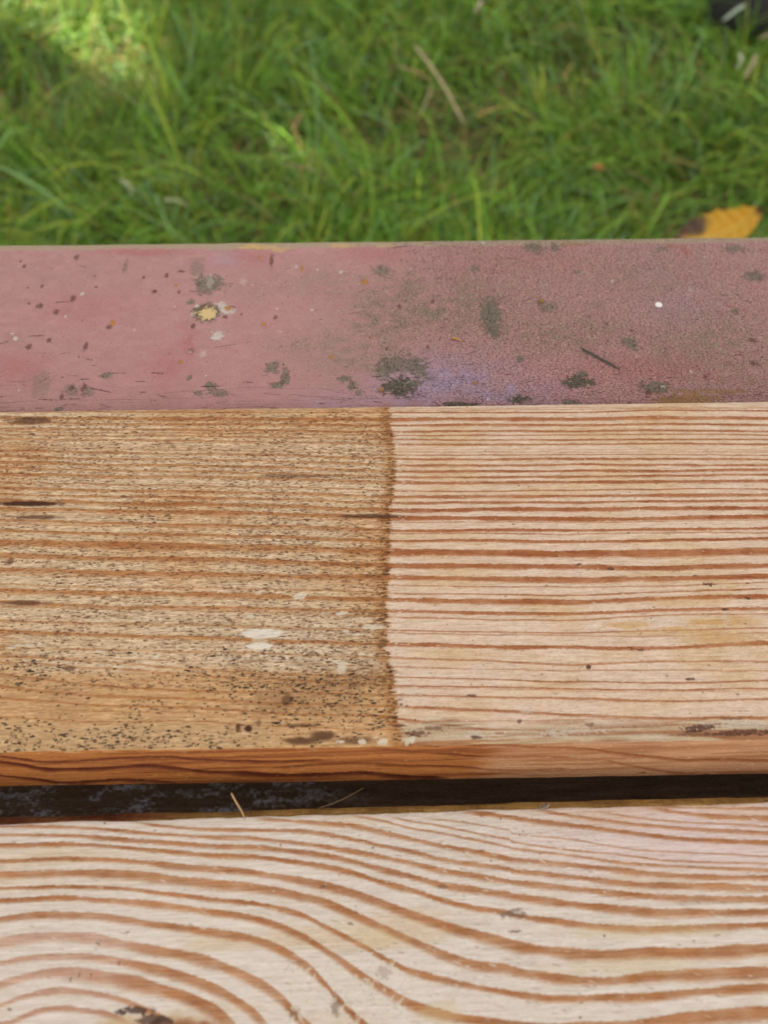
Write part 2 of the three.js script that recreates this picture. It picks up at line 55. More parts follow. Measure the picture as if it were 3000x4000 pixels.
const MOSS = [[-58.4,-211.5,5.2,4.5,0.75],[39.6,-195.1,3.3,7.0,0.85],[40.2,-187.1,1.6,2.5,0.6],[9.1,-173.7,6.3,3.5,0.75],[2.7,-171.0,2.5,4.3,0.7],[14.5,-170.9,2.5,3.2,0.5],[7.6,-164.3,5.1,3.5,0.95],[12.6,-165.9,2.2,1.5,0.9],[65.7,-165.5,4.6,2.5,1],[67.1,-168.4,2.1,1.5,0.8],[90.4,-163.0,5.0,2.1,0.85],[46.0,-158.7,3.1,1.6,0.95],[62.2,-156.9,2.5,1.4,0.9],[26.2,-157.0,4.9,0.9,1],[135.0,-211.9,3.1,2.5,0.85],[85.7,-181.6,2.6,2.5,0.7],[-34.3,-173.3,2.4,2.6,0.75],[-29.4,-168.9,1.3,3.2,0.8],[-31.8,-165.7,2.1,1.3,0.7],[-10.2,-168.0,1.8,1.3,0.8],[-7.7,-164.8,1.3,1.7,0.8],[-5.6,-162.2,1.5,1.2,0.7],[58.2,-227.9,3.5,2.9,0.7],[66.1,-228.1,1.9,2.1,0.8],[-53.7,-165.8,1.5,1.7,0.8],[-51.0,-162.9,3.3,1.5,0.6],[-57.2,-163.0,1.5,1.2,0.6],[-88.0,-170.6,1.8,1.2,0.7],[-89.0,-220.8,0.8,3.6,0.4],[-60.7,-169.4,1.0,1.0,0.7],[-61.5,-180.8,1.0,1.1,0.6],[-63.8,-202.9,1.2,1.3,0.7],[-63.2,-219.1,2.7,4.6,0.3],[105.1,-226.8,2.2,1.2,0.5],[131.2,-226.4,4.2,2.1,0.5],[2.6,-217.0,3.3,2.8,0.55],[36.0,-217.5,1.5,1.8,0.55],[72.3,-215.0,1.3,1.0,0.5],[47.7,-175.2,1.1,1.2,0.9],[124.4,-195.7,1.4,1.4,0.7],[76.8,-199.5,2.7,1.9,0.2],[59.8,-198.6,3.5,2.1,0.45],[-108.6,-167.5,3.3,5.2,0.25],[-98.2,-164.7,2.5,2.3,0.45],[-93.1,-164.1,2.1,2.1,0.4],[-100.9,-157.0,1.0,0.8,0.9],[18.5,-167.6,1.8,0.9,0.4],[102.0,-224.9,1.9,1.0,0.3]];
const GRIT = [[16.6,-201.7,29.3,13.0,1],[1.4,-193.6,14.0,14.8,0.9],[-14.6,-209.5,14.4,7.4,0.6],[-24.4,-181.4,11.1,6.6,0.6],[-5.6,-178.8,21.3,13.0,0.7],[63.6,-186.8,22.5,7.9,0.8],[114.3,-180.3,22.3,17.3,0.8],[98.8,-212.7,22.7,13.5,0.45],[44.6,-217.4,27.4,11.3,0.3],[-41.6,-208.7,10.8,7.3,0.35]];
const LILAC = [[21.0,-166.5,17.5,8.9,1],[35.5,-161.0,18.9,4.1,0.8],[14.0,-159.3,16.4,3.1,0.8],[-9.7,-158.6,14.7,4.1,0.4],[-51.8,-224.1,5.5,2.9,0.35],[55.5,-155.5,16.3,1.4,0.5],[104.9,-197.8,13.3,8.2,0.25],[100.2,-215.2,5.5,6.3,0.2]];
const BARE = [[-44.8,-230.2,3.2,1.5,1],[-39.2,-229.7,6.5,1.2,0.8],[-34.4,-228.0,2.4,1.3,0.6],[-12.2,-230.3,5.6,1.1,0.7],[101.0,-157.7,9.0,2.7,0.75],[106.6,-160.9,13.2,0.9,0.6],[94.2,-156.9,4.9,1.2,0.7],[-64.8,-225.6,3.7,0.7,0.2],[4.6,-229.8,3.7,0.9,0.5],[72.9,-229.6,6.5,1.1,0.45],[110.0,-227.8,3.7,0.9,0.4]];
const PALE = [[-52.9,-199.8,2.7,2.9,0.8],[-50.6,-198.5,2.8,1.4,0.7],[-53.1,-187.3,2.2,2.3,0.8],[-54.1,-186.4,1.4,1.1,0.8],[-57.1,-179.7,1.2,1.6,0.5],[-61.4,-200.9,0.7,1.0,1],[-62.4,-197.5,0.9,0.9,0.8],[-58.1,-212.7,1.1,3.2,0.4],[-46.3,-212.5,1.1,1.7,0.4],[-12.0,-216.6,0.6,0.8,1],[-20.3,-217.9,0.5,0.8,0.8],[-28.0,-219.8,0.5,1.3,0.6],[-102.1,-207.5,0.8,1.0,0.8],[-106.1,-196.9,0.6,0.7,0.6],[-121.1,-187.2,0.7,0.8,0.9],[93.0,-163.2,0.7,0.6,0.8],[103.3,-169.0,0.5,0.6,0.9],[84.1,-210.7,0.5,0.6,0.9],[39.7,-230.8,0.9,0.7,1],[110.7,-206.3,0.8,1.1,0.5]];
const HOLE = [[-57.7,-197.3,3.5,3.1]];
const RED = [[-63.2,-184.2,2.6,6.7,0.5],[-117.5,-231.1,20.5,1.3,0.7],[-118.3,-174.1,10.1,6.4,0.4],[-98.5,-201.1,14.2,7.1,0.25],[-68.7,-173.3,5.0,9.6,0.35],[111.5,-226.1,1.5,2.6,0.7],[-42.5,-223.9,5.5,5.2,0.3],[91.9,-170.7,20.2,5.3,0.35],[-1.0,-225.9,11.1,3.9,0.35],[54.3,-222.4,24.0,7.7,0.2],[-83.6,-227.9,14.8,2.1,0.5]];
const ORANGE = [[-41.2,-224.6,0.7,0.8],[-25.8,-218.5,0.5,1.5],[-37.9,-192.4,0.9,0.9],[-64.4,-176.1,0.7,0.9],[-3.4,-211.8,1.3,1.5],[-50.7,-200.0,1.1,1.2],[-69.6,-211.0,0.5,0.7],[-89.4,-193.6,1.0,1.4],[-14.6,-177.3,0.7,0.9],[-1.3,-185.5,0.4,0.7]];
const PITS = [[-115.9,-202.0,1.1,1.0],[-119.7,-203.2,0.5,0.7],[-105.0,-205.4,0.9,1.2],[-109.6,-198.9,0.9,1.0],[-90.4,-191.8,1.0,0.9],[-77.3,-208.0,0.8,0.6],[-76.9,-208.4,0.5,0.6],[-107.2,-225.6,0.8,1.2],[-116.0,-183.4,0.9,1.1],[-96.8,-183.1,0.6,1.8],[-109.7,-186.1,0.6,0.9],[-98.4,-165.7,0.8,0.8],[-94.6,-165.7,0.8,1.5],[-101.0,-162.1,0.6,1.2],[-116.9,-211.5,0.5,1.1],[-68.6,-217.9,1.2,0.5],[-73.8,-216.1,0.7,1.0],[-51.3,-195.8,0.8,0.8],[-61.8,-191.7,0.7,1.0],[-34.1,-195.3,0.6,0.9],[-68.4,-207.9,0.6,0.6],[86.7,-187.3,0.5,0.5],[78.8,-190.6,0.6,0.6],[124.8,-172.3,1.4,0.9],[126.8,-182.3,1.2,1.0],[126.7,-203.5,0.5,0.5],[107.5,-166.9,0.6,0.7],[89.4,-166.4,0.5,0.4],[8.5,-199.6,0.6,1.0],[20.1,-201.8,0.6,1.0],[17.5,-181.3,0.5,0.8],[3.8,-180.6,0.4,0.6],[81.0,-156.1,0.7,0.8],[87.9,-160.7,1.0,0.8],[-36.9,-222.6,0.7,2.8],[-125.2,-221.4,0.6,0.9],[-127.1,-224.0,0.5,0.7],[-81.8,-215.0,0.5,0.8]];
const CHIPS = [[-31.0,-78.7,5.6,1.4,1],[-31.5,-75.2,3.4,0.9,1],[-31.6,-76.9,2.3,1.1,0.55],[-21.7,-89.3,1.7,1.0,0.9],[-32.8,-90.4,1.1,0.5,0.7],[-10.0,-84.2,1.5,0.6,0.85],[-14.5,-84.1,1.2,0.4,0.6],[-34.4,-83.7,1.0,0.4,0.9],[-10.7,-83.9,0.7,0.4,0.9],[-8.1,-80.9,1.2,0.7,0.5],[-9.9,-68.9,1.3,1.5,0.75],[-10.9,-70.3,1.7,0.6,0.6],[-1.4,-80.1,3.4,0.7,0.75],[-5.5,-82.3,4.1,0.5,0.4],[-4.5,-67.4,1.2,0.4,0.4],[-8.9,-79.0,1.0,0.4,0.8],[-6.2,-78.0,1.0,0.4,0.7],[-58.4,-72.8,0.9,0.4,1],[-89.5,-76.8,0.9,0.4,1],[-97.1,-75.8,1.5,0.4,0.8],[-93.1,-76.3,2.7,0.4,0.6],[-73.3,-74.4,1.5,0.4,0.6],[-75.4,-82.9,2.1,0.3,0.6],[-99.7,-84.9,1.4,0.4,0.6],[-67.3,-69.9,0.9,0.3,0.6],[-63.8,-73.2,1.3,0.3,0.6],[-100.0,-126.9,0.7,0.4,0.9],[-4.6,-49.9,1.0,0.6,0.9],[0.5,-49.8,1.4,0.8,0.8],[7.8,-50.4,0.9,0.8,0.9],[6.5,-49.5,0.6,0.8,0.8],[-10.0,-50.0,1.1,0.3,0.8],[-5.5,-58.4,0.8,0.3,0.3],[-1.1,-51.0,0.6,0.3,0.6],[-5.2,-136.5,0.9,0.3,0.8],[-8.6,-139.1,0.5,0.4,0.9],[-2.5,-121.3,1.0,0.4,0.7],[-38.5,-49.9,1.6,0.2,0.4]];
const DARKST = [[-101.4,-119.9,9.7,0.6,1],[-97.5,-115.3,5.9,0.5,0.6],[-106.8,-149.8,5.9,1.0,0.6],[-96.0,-88.6,5.5,0.5,0.6],[-1.5,-114.1,8.8,0.5,0.7],[-23.7,-128.1,11.4,0.4,0.4],[-80.5,-69.8,1.5,0.5,0.5],[-102.7,-101.1,1.0,0.8,0.5],[-33.0,-53.6,0.9,0.6,1],[-35.6,-53.7,0.6,0.8,0.7],[-30.5,-54.8,0.6,0.5,0.4],[-23.8,-60.6,1.2,1.1,0.5],[-19.6,-54.1,5.1,0.3,0.45],[-14.4,-51.4,3.2,0.9,0.7],[-20.1,-50.3,3.8,0.6,0.7],[-6.2,-50.2,4.4,0.6,0.5]];
const GOUGE = [[79.8,-52.0,3.8,0.6,0.9],[77.4,-51.0,2.6,0.3,0.8],[90.1,-50.6,7.0,0.6,0.8],[84.9,-50.2,9.5,0.3,0.5],[54.3,-68.2,0.5,0.6,1],[79.9,-64.5,1.1,0.3,0.9],[23.5,-61.0,1.2,0.3,0.8],[90.7,-91.2,1.3,0.5,0.9],[100.2,-86.8,0.7,0.4,0.9],[64.4,-96.3,0.9,0.4,0.8],[93.4,-83.6,0.8,0.3,0.9],[87.4,-93.8,0.6,0.2,0.8],[65.8,-73.2,0.9,0.3,0.6],[68.7,-72.5,0.9,0.3,0.6],[9.1,-51.6,2.5,0.6,0.7],[13.0,-52.9,2.6,0.4,0.5],[23.7,-50.5,1.3,0.4,0.8],[4.4,-53.6,1.7,0.4,0.8],[55.8,-97.8,0.7,0.4,0.7],[71.2,-107.4,0.4,0.2,0.8],[34.9,-54.1,0.5,0.5,0.7],[101.3,-91.3,0.6,0.2,0.8],[88.3,-54.1,2.6,0.3,0.5],[79.2,-69.2,0.6,0.3,0.5],[52.4,-53.1,1.0,0.4,0.5]];
const GREY = [[23.7,-51.1,1.9,0.9,0.9],[27.6,-51.2,0.9,0.5,0.8],[44.2,-51.1,3.8,0.9,0.9],[50.6,-51.5,4.5,0.6,0.8],[90.6,-52.6,7.0,0.8,0.9],[81.6,-52.9,3.2,0.5,0.7],[37.1,-56.6,1.5,0.5,0.9],[32.5,-56.0,1.4,0.4,0.6],[8.5,-62.4,2.0,1.1,0.5],[13.7,-55.3,2.6,0.6,0.3],[77.9,-80.0,4.1,0.6,0.6],[76.1,-81.0,2.7,0.4,0.5],[69.8,-80.5,3.4,0.4,0.4],[92.8,-80.7,0.8,1.6,0.6],[58.5,-53.1,9.6,1.3,0.4],[35.8,-50.9,7.6,1.0,0.5],[68.2,-49.9,7.6,0.4,0.5]];
const AMBER = [[66.9,-79.7,6.2,1.0,0.7],[77.6,-78.4,4.1,0.6,0.6],[87.6,-80.1,5.1,0.8,0.9],[97.2,-80.3,5.5,1.5,0.6],[84.7,-86.1,11.1,1.5,0.45],[76.0,-77.4,13.6,0.9,0.5],[88.0,-75.7,6.8,1.4,0.4],[92.5,-74.9,6.8,1.4,0.4],[29.3,-49.2,25.3,0.6,0.2]];
const BOUND = [4.0,-152.3,5.0,-142.5,5.5,-128.6,4.2,-119.7,3.4,-111.2,2.9,-99.0,2.0,-87.4,2.0,-76.4,3.1,-68.0,3.9,-59.2,4.9,-49.2];
const NSPOTS = [[-83.7,4.7,0.5,0.3,0.8],[-55.5,5.6,3.4,0.7,1],[-58.9,5.9,1.7,0.5,0.8],[-51.9,7.5,2.8,1.1,0.9],[-49.0,7.8,2.3,0.8,0.9],[30.4,-11.4,3.0,0.9,0.7],[30.6,-7.7,1.2,0.3,0.7],[-14.2,-18.4,0.6,0.3,0.8],[-7.5,-10.3,0.7,0.3,0.7],[51.3,-6.3,0.3,0.3,1],[43.3,9.6,0.3,0.2,1],[44.0,6.8,0.4,0.2,0.7],[0.0,-0.2,1.5,1.5,0.3],[-20.1,7.2,1.1,1.2,0.5],[-11.0,5.9,0.9,1.9,0.6],[-65.8,-8.1,0.5,0.7,0.5],[-69.2,-1.8,0.3,0.7,0.6],[-59.3,-10.0,0.5,0.3,0.5],[14.5,-17.6,1.2,0.4,0.6],[35.0,-29.5,0.2,0.2,1],[34.1,-28.7,0.2,0.2,1],[52.2,-21.0,0.2,0.2,1],[-2.0,-26.8,0.3,0.2,0.9],[-24.6,-28.0,0.2,0.2,0.9],[-68.2,-34.2,0.3,0.2,0.9],[-55.6,-32.0,0.4,0.2,0.6],[74.7,-20.5,1.2,0.2,0.5],[77.5,-5.8,0.8,0.2,0.4],[71.8,-4.6,0.3,0.3,0.5],[26.5,-23.0,0.2,0.2,0.8],[25.1,-33.2,0.2,0.2,0.9],[29.8,-32.5,0.2,0.2,0.9],[-71.1,-0.8,0.3,0.6,0.6],[-66.6,-1.4,0.2,0.6,0.6],[-60.5,-3.8,0.3,0.5,0.5]];
const STRAWS = [[0.0379,-0.9934,0.0929,-0.8481,0.083,0.0022,[0.42,0.32,0.17],"long pale straw lying slanted in the middle of the lawn"],[0.0171,-0.9571,0.059,-0.9367,0.078,0.0016,[0.36,0.24,0.1],"short tan straw crossing the long pale straw"],[0.0584,-0.9255,0.0422,-0.8754,0.076,0.0014,[0.34,0.27,0.13],"thin straw hanging down from the long pale straw"],[-0.2896,-0.7543,-0.2734,-0.7392,0.073,0.0022,[0.42,0.4,0.24],"thick whitish straw stub left above the maroon plank"],[-0.2388,-0.7271,-0.214,-0.7267,0.068,0.0017,[0.4,0.4,0.24],"pale frayed clipping right of the thick whitish stub"],[0.4389,-0.984,0.4353,-0.9641,0.078,0.0024,[0.42,0.44,0.3],"short upright pale clipping near the right edge"],[0.4592,-0.9819,0.4384,-0.9456,0.078,0.0022,[0.4,0.3,0.18],"tan slanted stalk near the right edge"],[0.4537,-1.0552,0.4237,-1.0331,0.098,0.0026,[0.36,0.42,0.3],"pale green stalk lying across the dark stone"],[0.4865,-1.023,0.4752,-1.027,0.078,0.0024,[0.46,0.34,0.2],"tan stub cut by the right edge below the stone"],[0.1074,-0.8654,0.142,-0.8957,0.073,0.002,[0.34,0.22,0.05],"golden dry blade right of the long pale straw"],[0.2303,-0.7692,0.2416,-0.7721,0.078,0.003,[0.42,0.17,0.04],"orange scrap of dry leaf in the right lawn"],[0.1274,-1.1044,0.1189,-1.0892,0.078,0.0028,[0.42,0.33,0.22],"tan stub at the top edge of the lawn"],[-0.1169,-0.8006,-0.0614,-0.7889,0.057999999999999996,0.0018,[0.3,0.22,0.12],"brownish straw low in the grass left of centre"],[-0.0999,-0.8954,-0.1098,-0.8679,0.057999999999999996,0.0024,[0.26,0.15,0.06],"orange tan dry blade left of centre"]];
const LEAF = [0.3439, -0.6671], STONE = [0.5023, -1.1411], DAPPLES = [[-0.5093, -1.1714, 0.12], [-0.4789, -1.1143, 0.09], [-0.4864, -1.0719, 0.04], [-0.1559, -0.8345, 0.012], [-0.1319, -0.8345, 0.004]];

// ---------------------------------------------------------------- painted surfaces (colour of the matter and its relief, plus painted shade in the knot hole)
const X0 = -160, X1 = 160, TW = 2048, PX = TW / (X1 - X0);
class Sheet {   // colour in 0..255 sRGB, relief in 0..1
  constructor(z0, z1) { this.z0 = z0; this.z1 = z1; this.w = TW; this.h = Math.round((z1 - z0) * PX); this.c = new Float32Array(this.w * this.h * 3); this.r = new Float32Array(this.w * this.h).fill(0.5); }
  each(fn) { const { w, h } = this; for (let j = 0; j < h; j++) { const Z = this.z0 + (j + 0.5) / PX; for (let i = 0; i < w; i++) fn(X0 + (i + 0.5) / PX, Z, j * w + i); } }
  blend(k, r, g, b, a) { const c = this.c, q = k * 3; c[q] += (r - c[q]) * a; c[q + 1] += (g - c[q + 1]) * a; c[q + 2] += (b - c[q + 2]) * a; }
  spot(X, Z, rx, ry, col, a, { rag = 0.35, soft = 0.25, rise = 0, slope = 0, grain = 1 } = {}) {   // a patch with a ragged outline
    const R = 1.5, i0 = Math.max(0, Math.floor((X - rx * R - X0) * PX)), i1 = Math.min(this.w - 1, Math.ceil((X + rx * R - X0) * PX)), j0 = Math.max(0, Math.floor((Z - ry * R - Math.abs(slope) * rx * R - this.z0) * PX)), j1 = Math.min(this.h - 1, Math.ceil((Z + ry * R + Math.abs(slope) * rx * R - this.z0) * PX));
    for (let j = j0; j <= j1; j++) for (let i = i0; i <= i1; i++) {
      const x = X0 + (i + 0.5) / PX - X, z = this.z0 + (j + 0.5) / PX - Z - slope * x, d = Math.hypot(x / rx, z / ry);
      const n = (fbm((x + X) * 1.1 / grain + 3, (z + Z) * 1.6 / grain, 3) - 0.5) * 2 * rag, m = a * (1 - sst(1 - soft, 1 + soft, d + n));
      if (m > 0.003) { const k = j * this.w + i; this.blend(k, col[0], col[1], col[2], m); this.r[k] = clamp(this.r[k] + rise * m); }
    }
  }
  maps() {
    const n = this.w * this.h, a = new Uint8Array(n * 4), b = new Uint8Array(n * 4);
    for (let k = 0; k < n; k++) { for (let q = 0; q < 3; q++) a[k * 4 + q] = clamp(Math.round(this.c[k * 3 + q]), 0, 255); a[k * 4 + 3] = 255; b[k * 4] = b[k * 4 + 1] = b[k * 4 + 2] = clamp(Math.round(this.r[k] * 255), 0, 255); b[k * 4 + 3] = 255; }
    const t = (d, srgb) => { const x = new THREE.DataTexture(d, this.w, this.h, THREE.RGBAFormat); x.wrapS = x.wrapT = THREE.MirroredRepeatWrapping; x.magFilter = THREE.LinearFilter; x.minFilter = THREE.LinearMipmapLinearFilter; x.generateMipmaps = true; x.anisotropy = 8; if (srgb) x.colorSpace = THREE.SRGBColorSpace; x.needsUpdate = true; return x; };
    return { map: t(a, true), bumpMap: t(b, false) };
  }
  uv(X, Z) { return [(X - X0) / (X1 - X0), (Z - this.z0) / (this.z1 - this.z0)]; }
}
function at(line, X) {   // centre, thickness and slope of a traced year ring at X
  const n = line.length / 3; if (X <= line[0]) return [line[1], line[2], 0]; if (X >= line[n * 3 - 3]) return [line[n * 3 - 2], line[n * 3 - 1], 0];
  let i = 0; while (line[(i + 1) * 3] < X) i++;
  const p = (k, q) => line[clamp(k, 0, n - 1) * 3 + q], x1 = p(i, 0), x2 = p(i + 1, 0), t = (X - x1) / (x2 - x1), m = (k, q) => (p(k + 1, q) - p(k - 1, q)) / Math.max(1e-3, p(k + 1, 0) - p(k - 1, 0)) * (x2 - x1);
  const t2 = t * t, t3 = t2 * t, h = (q) => (2 * t3 - 3 * t2 + 1) * p(i, q) + (t3 - 2 * t2 + t) * m(i, q) + (-2 * t3 + 3 * t2) * p(i + 1, q) + (t3 - t2) * m(i + 1, q);
  return [h(1), Math.max(0.12, h(2)), (p(i + 1, 1) - p(i, 1)) / (x2 - x1)];
}
function ringMap(sheet, rings, { wide = 1, soft = 0.1, tail = 0.25, ends = false, wob = 0.12 } = {}) {   // share of dense late wood at each texel
  const L = new Float32Array(sheet.w * sheet.h);
  rings.forEach(([s, line], id) => {
    const n = line.length, xa = line[0], xb = line[n - 3];
    for (let i = 0; i < sheet.w; i++) {
      const X = X0 + (i + 0.5) / PX; let f = s;
      if (ends) { if (xa > -79) f *= sst(xa - 2, xa + 5, X); if (xb < 79) f *= 1 - sst(xb - 4, xb + 2, X); if (f <= 0.01) continue; }
      let [zc, t] = at(line, X);
      zc += (fbm(X * 0.09 + id * 9.1, id * 3.3, 3) - 0.5) * wob * 4; t *= wide * (0.72 + 0.56 * vn(X * 0.16 + id * 5.7, id * 1.9)); f *= 0.78 + 0.3 * vn(X * 0.35 + id * 2.3, 8.1 + id);
      const up = soft + 0.05 * t, lo = soft + tail * t, ja = Math.max(0, Math.floor((zc - t / 2 - up * 2 - 0.4 - sheet.z0) * PX)), jb = Math.min(sheet.h - 1, Math.ceil((zc + t / 2 + lo * 2 + 0.4 - sheet.z0) * PX));
      for (let j = ja; j <= jb; j++) {
        const Z = sheet.z0 + (j + 0.5) / PX, e = (vn(X * 1.3, Z * 5 + id) - 0.5) * 0.3 * Math.min(1, t), d = Z - zc + e;
        const v = f * sst(-t / 2 - up, -t / 2 + up, d) * (1 - sst(t / 2 - lo, t / 2 + lo, d)), k = j * sheet.w + i; if (v > L[k]) L[k] = v;
      }
    }
  });
  return L;
}
const K = 0.8, tint = (k = K) => new THREE.Color(k, k, k);
const wood = (sheet, bump, rough, k = K) => new THREE.MeshPhysicalMaterial({ color: tint(k), roughness: rough, specularIntensity: 0.4, bumpScale: bump, ...sheet.maps() });

// ---- middle plank, upper face: mould-speckled and brown to the left, sanded pale pine to the right
const midTop = new Sheet(-154.5, -47.5);
{
  const S = midTop, L = ringMap(S, MID, { wide: 1.25 }), LB = ringMap(S, MID, { wide: 1.25, soft: 0.2, tail: 0.4, wob: 0.2 }), r = rng(5);
  const bx = (Z) => { const n = BOUND.length / 2; let i = 0; while (i < n - 2 && BOUND[i * 2 + 3] < Z) i++; const t = clamp((Z - BOUND[i * 2 + 1]) / (BOUND[i * 2 + 3] - BOUND[i * 2 + 1])); return mix(BOUND[i * 2], BOUND[i * 2 + 2], t); };
  const side = new Float32Array(S.w * S.h);
  S.each((X, Z, k) => {
    const rag = (vn(Z * 3.1, 3.3) - 0.5) * 0.9 + (fbm(Z * 0.5, 9.3, 3) - 0.5) * 2.4 + (fbm(X * 0.7, Z * 4.5, 3) - 0.5) * 2.6, wd = 0.25 + 0.9 * vn(Z * 0.33, 21.5), s = sst(-wd, wd, X - bx(Z) - rag); side[k] = s;
    const fib = fbm(X * 0.22, Z * 5.5, 3), fine = vn(X * 1.4, Z * 9), big = fbm(X * 0.03 + 40, Z * 0.09, 3);
    let rr, gg, bb, h;
    if (s > 0.001) {   // sanded
      const l = clamp(L[k] * (0.85 + 0.3 * fine)), yel = sst(0.45, 0.75, fbm(X * 0.045 + 7, Z * 0.14, 3)), red = vn(X * 0.05 + 3, Z * 0.4);
      const e = [mix(228, 222, yel), mix(197, 187, yel), mix(169, 148, yel)], q = (fib - 0.5) * 44 + (fine - 0.5) * 18 + (vn(X * 0.5, Z * 2.2 + 40) - 0.5) * 14;
      rr = mix(e[0] + q * 0.8, mix(182, 158, red) + q * 0.8, l); gg = mix(e[1] + q, mix(114, 86, red) + q * 0.8, l); bb = mix(e[2] + q * 1.1, mix(70, 44, red) + q * 0.7, l);
      h = 0.5 + l * 0.16 + (fib - 0.5) * 0.3 + (fine - 0.5) * 0.22;
      const ar = sst(-55.5, -51.8, Z + (fbm(X * 0.06, Z * 0.3 + 5, 3) - 0.5) * 5) * 0.85, sk = fbm(X * 0.12 + 9, Z * 2.4, 3), bw = sst(0.5, 0.66, fbm(X * 0.05 + 70, Z * 1.1, 3) + 0.12 * sst(-50.6, -49.6, Z));   // weathered front margin
      rr = mix(rr, mix(200, 158, bw) + (sk - 0.5) * 70, ar); gg = mix(gg, mix(174, 104, bw) + (sk - 0.5) * 66, ar); bb = mix(bb, mix(140, 66, bw) + (sk - 0.5) * 58, ar);
    }
    if (s < 0.999) {   // weathered
      const low = sst(-70.5, -66, Z + (big - 0.5) * 6), l = clamp(Math.max(LB[k] * (1 - low * 0.35), L[k] * low * 0.95)), st = fbm(X * 0.35 + 11, Z * 3.6 + 5, 3), hat = vn(X * 0.9 + Z * 0.9, Z * 6.5), warm = sst(0.35, 0.7, fbm(X * 0.035 + 21, Z * 0.06 + 3, 3)), whit = sst(-88, -78, Z) * (1 - sst(-68, -64, Z)) * sst(0.35, 0.65, fbm(X * 0.04 + 2, Z * 0.2 + 8, 3));
      let e = [mix(216, 212, warm), mix(184, 169, warm), mix(146, 123, warm)]; e = [mix(e[0], 214, whit * 0.6), mix(e[1], 190, whit * 0.6), mix(e[2], 160, whit * 0.6)]; e = [mix(e[0], 210, low), mix(e[1], 164, low), mix(e[2], 114, low)];
      const ol = low * sst(-57.5, -53, Z) * (1 - sst(-32, -20, X)); e = [mix(e[0], 200, ol * 0.6), mix(e[1], 162, ol * 0.6), mix(e[2], 118, ol * 0.6)];
      const q = (st - 0.5) * 62 * (1 - low * 0.4) + (hat - 0.5) * 50 * (1 - low * 0.6) + (fine - 0.5) * 26 + (fbm(X * 0.16 + 50, Z * 5, 2) - 0.5) * 34, lt = [mix(186, 172, warm), mix(125, 107, warm), mix(74, 58, warm)];
      const a = mix(e[0] + q, lt[0] + q * 0.6, l), b = mix(e[1] + q, lt[1] + q * 0.6, l), c = mix(e[2] + q * 0.95, lt[2] + q * 0.5, l), hh = 0.45 + l * 0.12 + (st - 0.5) * 0.45 + (hat - 0.5) * 0.25;
      if (s > 0.001) { rr = mix(a, rr, s); gg = mix(b, gg, s); bb = mix(c, bb, s); h = mix(hh, h, s); } else { rr = a; gg = b; bb = c; h = hh; }
      const mg = (1 - s) * sst(-4.2, -1.2, X - bx(Z) - rag) * (0.35 + 0.75 * vn(X * 0.8, Z * 2.2)); if (mg > 0.01) { rr = mix(rr, 162, mg * 0.6); gg = mix(gg, 100, mg * 0.6); bb = mix(bb, 46, mg * 0.6); }
    }
    S.c[k * 3] = rr; S.c[k * 3 + 1] = gg; S.c[k * 3 + 2] = bb; S.r[k] = clamp(h);
  });
  const inLeft = (X, Z) => { const i = Math.floor((X - X0) * PX), j = Math.floor((Z - S.z0) * PX); return i >= 0 && j >= 0 && i < S.w && j < S.h ? 1 - side[j * S.w + i] : 0; };
  for (let n = 0; n < 26000; n++) {   // fine mould flecks along the grain
    const X = mix(X0, 5, r()), Z = mix(-152, -64, r()); if (inLeft(X, Z) < 0.5) continue;
    const dn = fbm(X * 0.06 + 13, Z * 0.1, 3) + 0.18 * sst(-45, 0, X); if (r() > dn * 1.25 - 0.12) continue;
    const len = 0.3 + 0.8 * r() * r(), g = 62 + r() * 50; S.spot(X, Z, len, 0.1 + 0.13 * r(), [g + 26, g * 0.86, g * 0.58], 0.2 + 0.65 * r() * r() + 0.1 * r(), { rag: 0.3, slope: 0.03 + (r() - 0.5) * 0.25, rise: -0.15, grain: 0.4 });
  }
  for (const [X, Z, rx, rz, a] of [[-17, -62.5, 15, 5, 0.22], [-27, -60, 7, 4, 0.2], [-6, -66, 10, 3.5, 0.2], [-83, -62, 6, 4, 0.15]]) S.spot(X, Z, rx, rz, [126, 84, 52], a, { rag: 1, soft: 0.6, grain: 1.2 });
  for (let n = 0; n < 4600; n++) {   // larger black spots near the front arris
    const X = mix(X0, 9, r()), Z = mix(-75, -49, Math.pow(r(), 0.85)); if (inLeft(X, Z) < 0.4 && r() > 0.12) continue;
    let dn = sst(0.4, 0.7, fbm(X * 0.1 + 31, Z * 0.22 + 2, 3)) * 0.6 + 0.06 + 0.75 * Math.exp(-(((X + 18) / 16) ** 2 + ((Z + 62) / 7) ** 2)) + 0.5 * sst(-55, -52, Z) * (1 - sst(-45, -28, X)); if (r() > dn) continue;
    const g = 34 + r() * 34, big = r() < 0.22, len = (big ? 0.5 : 0.24) + 0.4 * r() * r(); S.spot(X, Z, len, (big ? 0.17 : 0.1) + 0.08 * r(), [g * 1.3, g * 1.02, g * 0.72], 0.35 + 0.62 * r(), { soft: 0.3, rag: 0.4, slope: (r() - 0.5) * 0.35, rise: -0.2, grain: 0.4 });
  }
  for (let n = 0; n < 260; n++) {   // dark bristles of stain along the sanding line
    const Z = mix(-153, -50, r()), X = bx(Z) - r() * r() * 3.2, g = 60 + r() * 40; S.spot(X, Z, 0.3 + 0.6 * r(), 0.12 + 0.1 * r(), [g + 18, g * 0.72, g * 0.3], 0.6, { rag: 0.4, grain: 0.4 });
  }
  for (const [X, Z, rx, rz, a] of DARKST) S.spot(X, Z, rx, rz * 1.4, [76, 44, 26], Math.min(1, a * 1.05), { rag: 0.25, soft: 0.45, slope: 0.02, grain: 1.5 });
  for (const [X, Z, rx, rz, a] of AMBER) S.spot(X, Z, rx, rz, [206, 158, 96], a * 0.8, { rag: 0.4, soft: 0.4, grain: 2 });
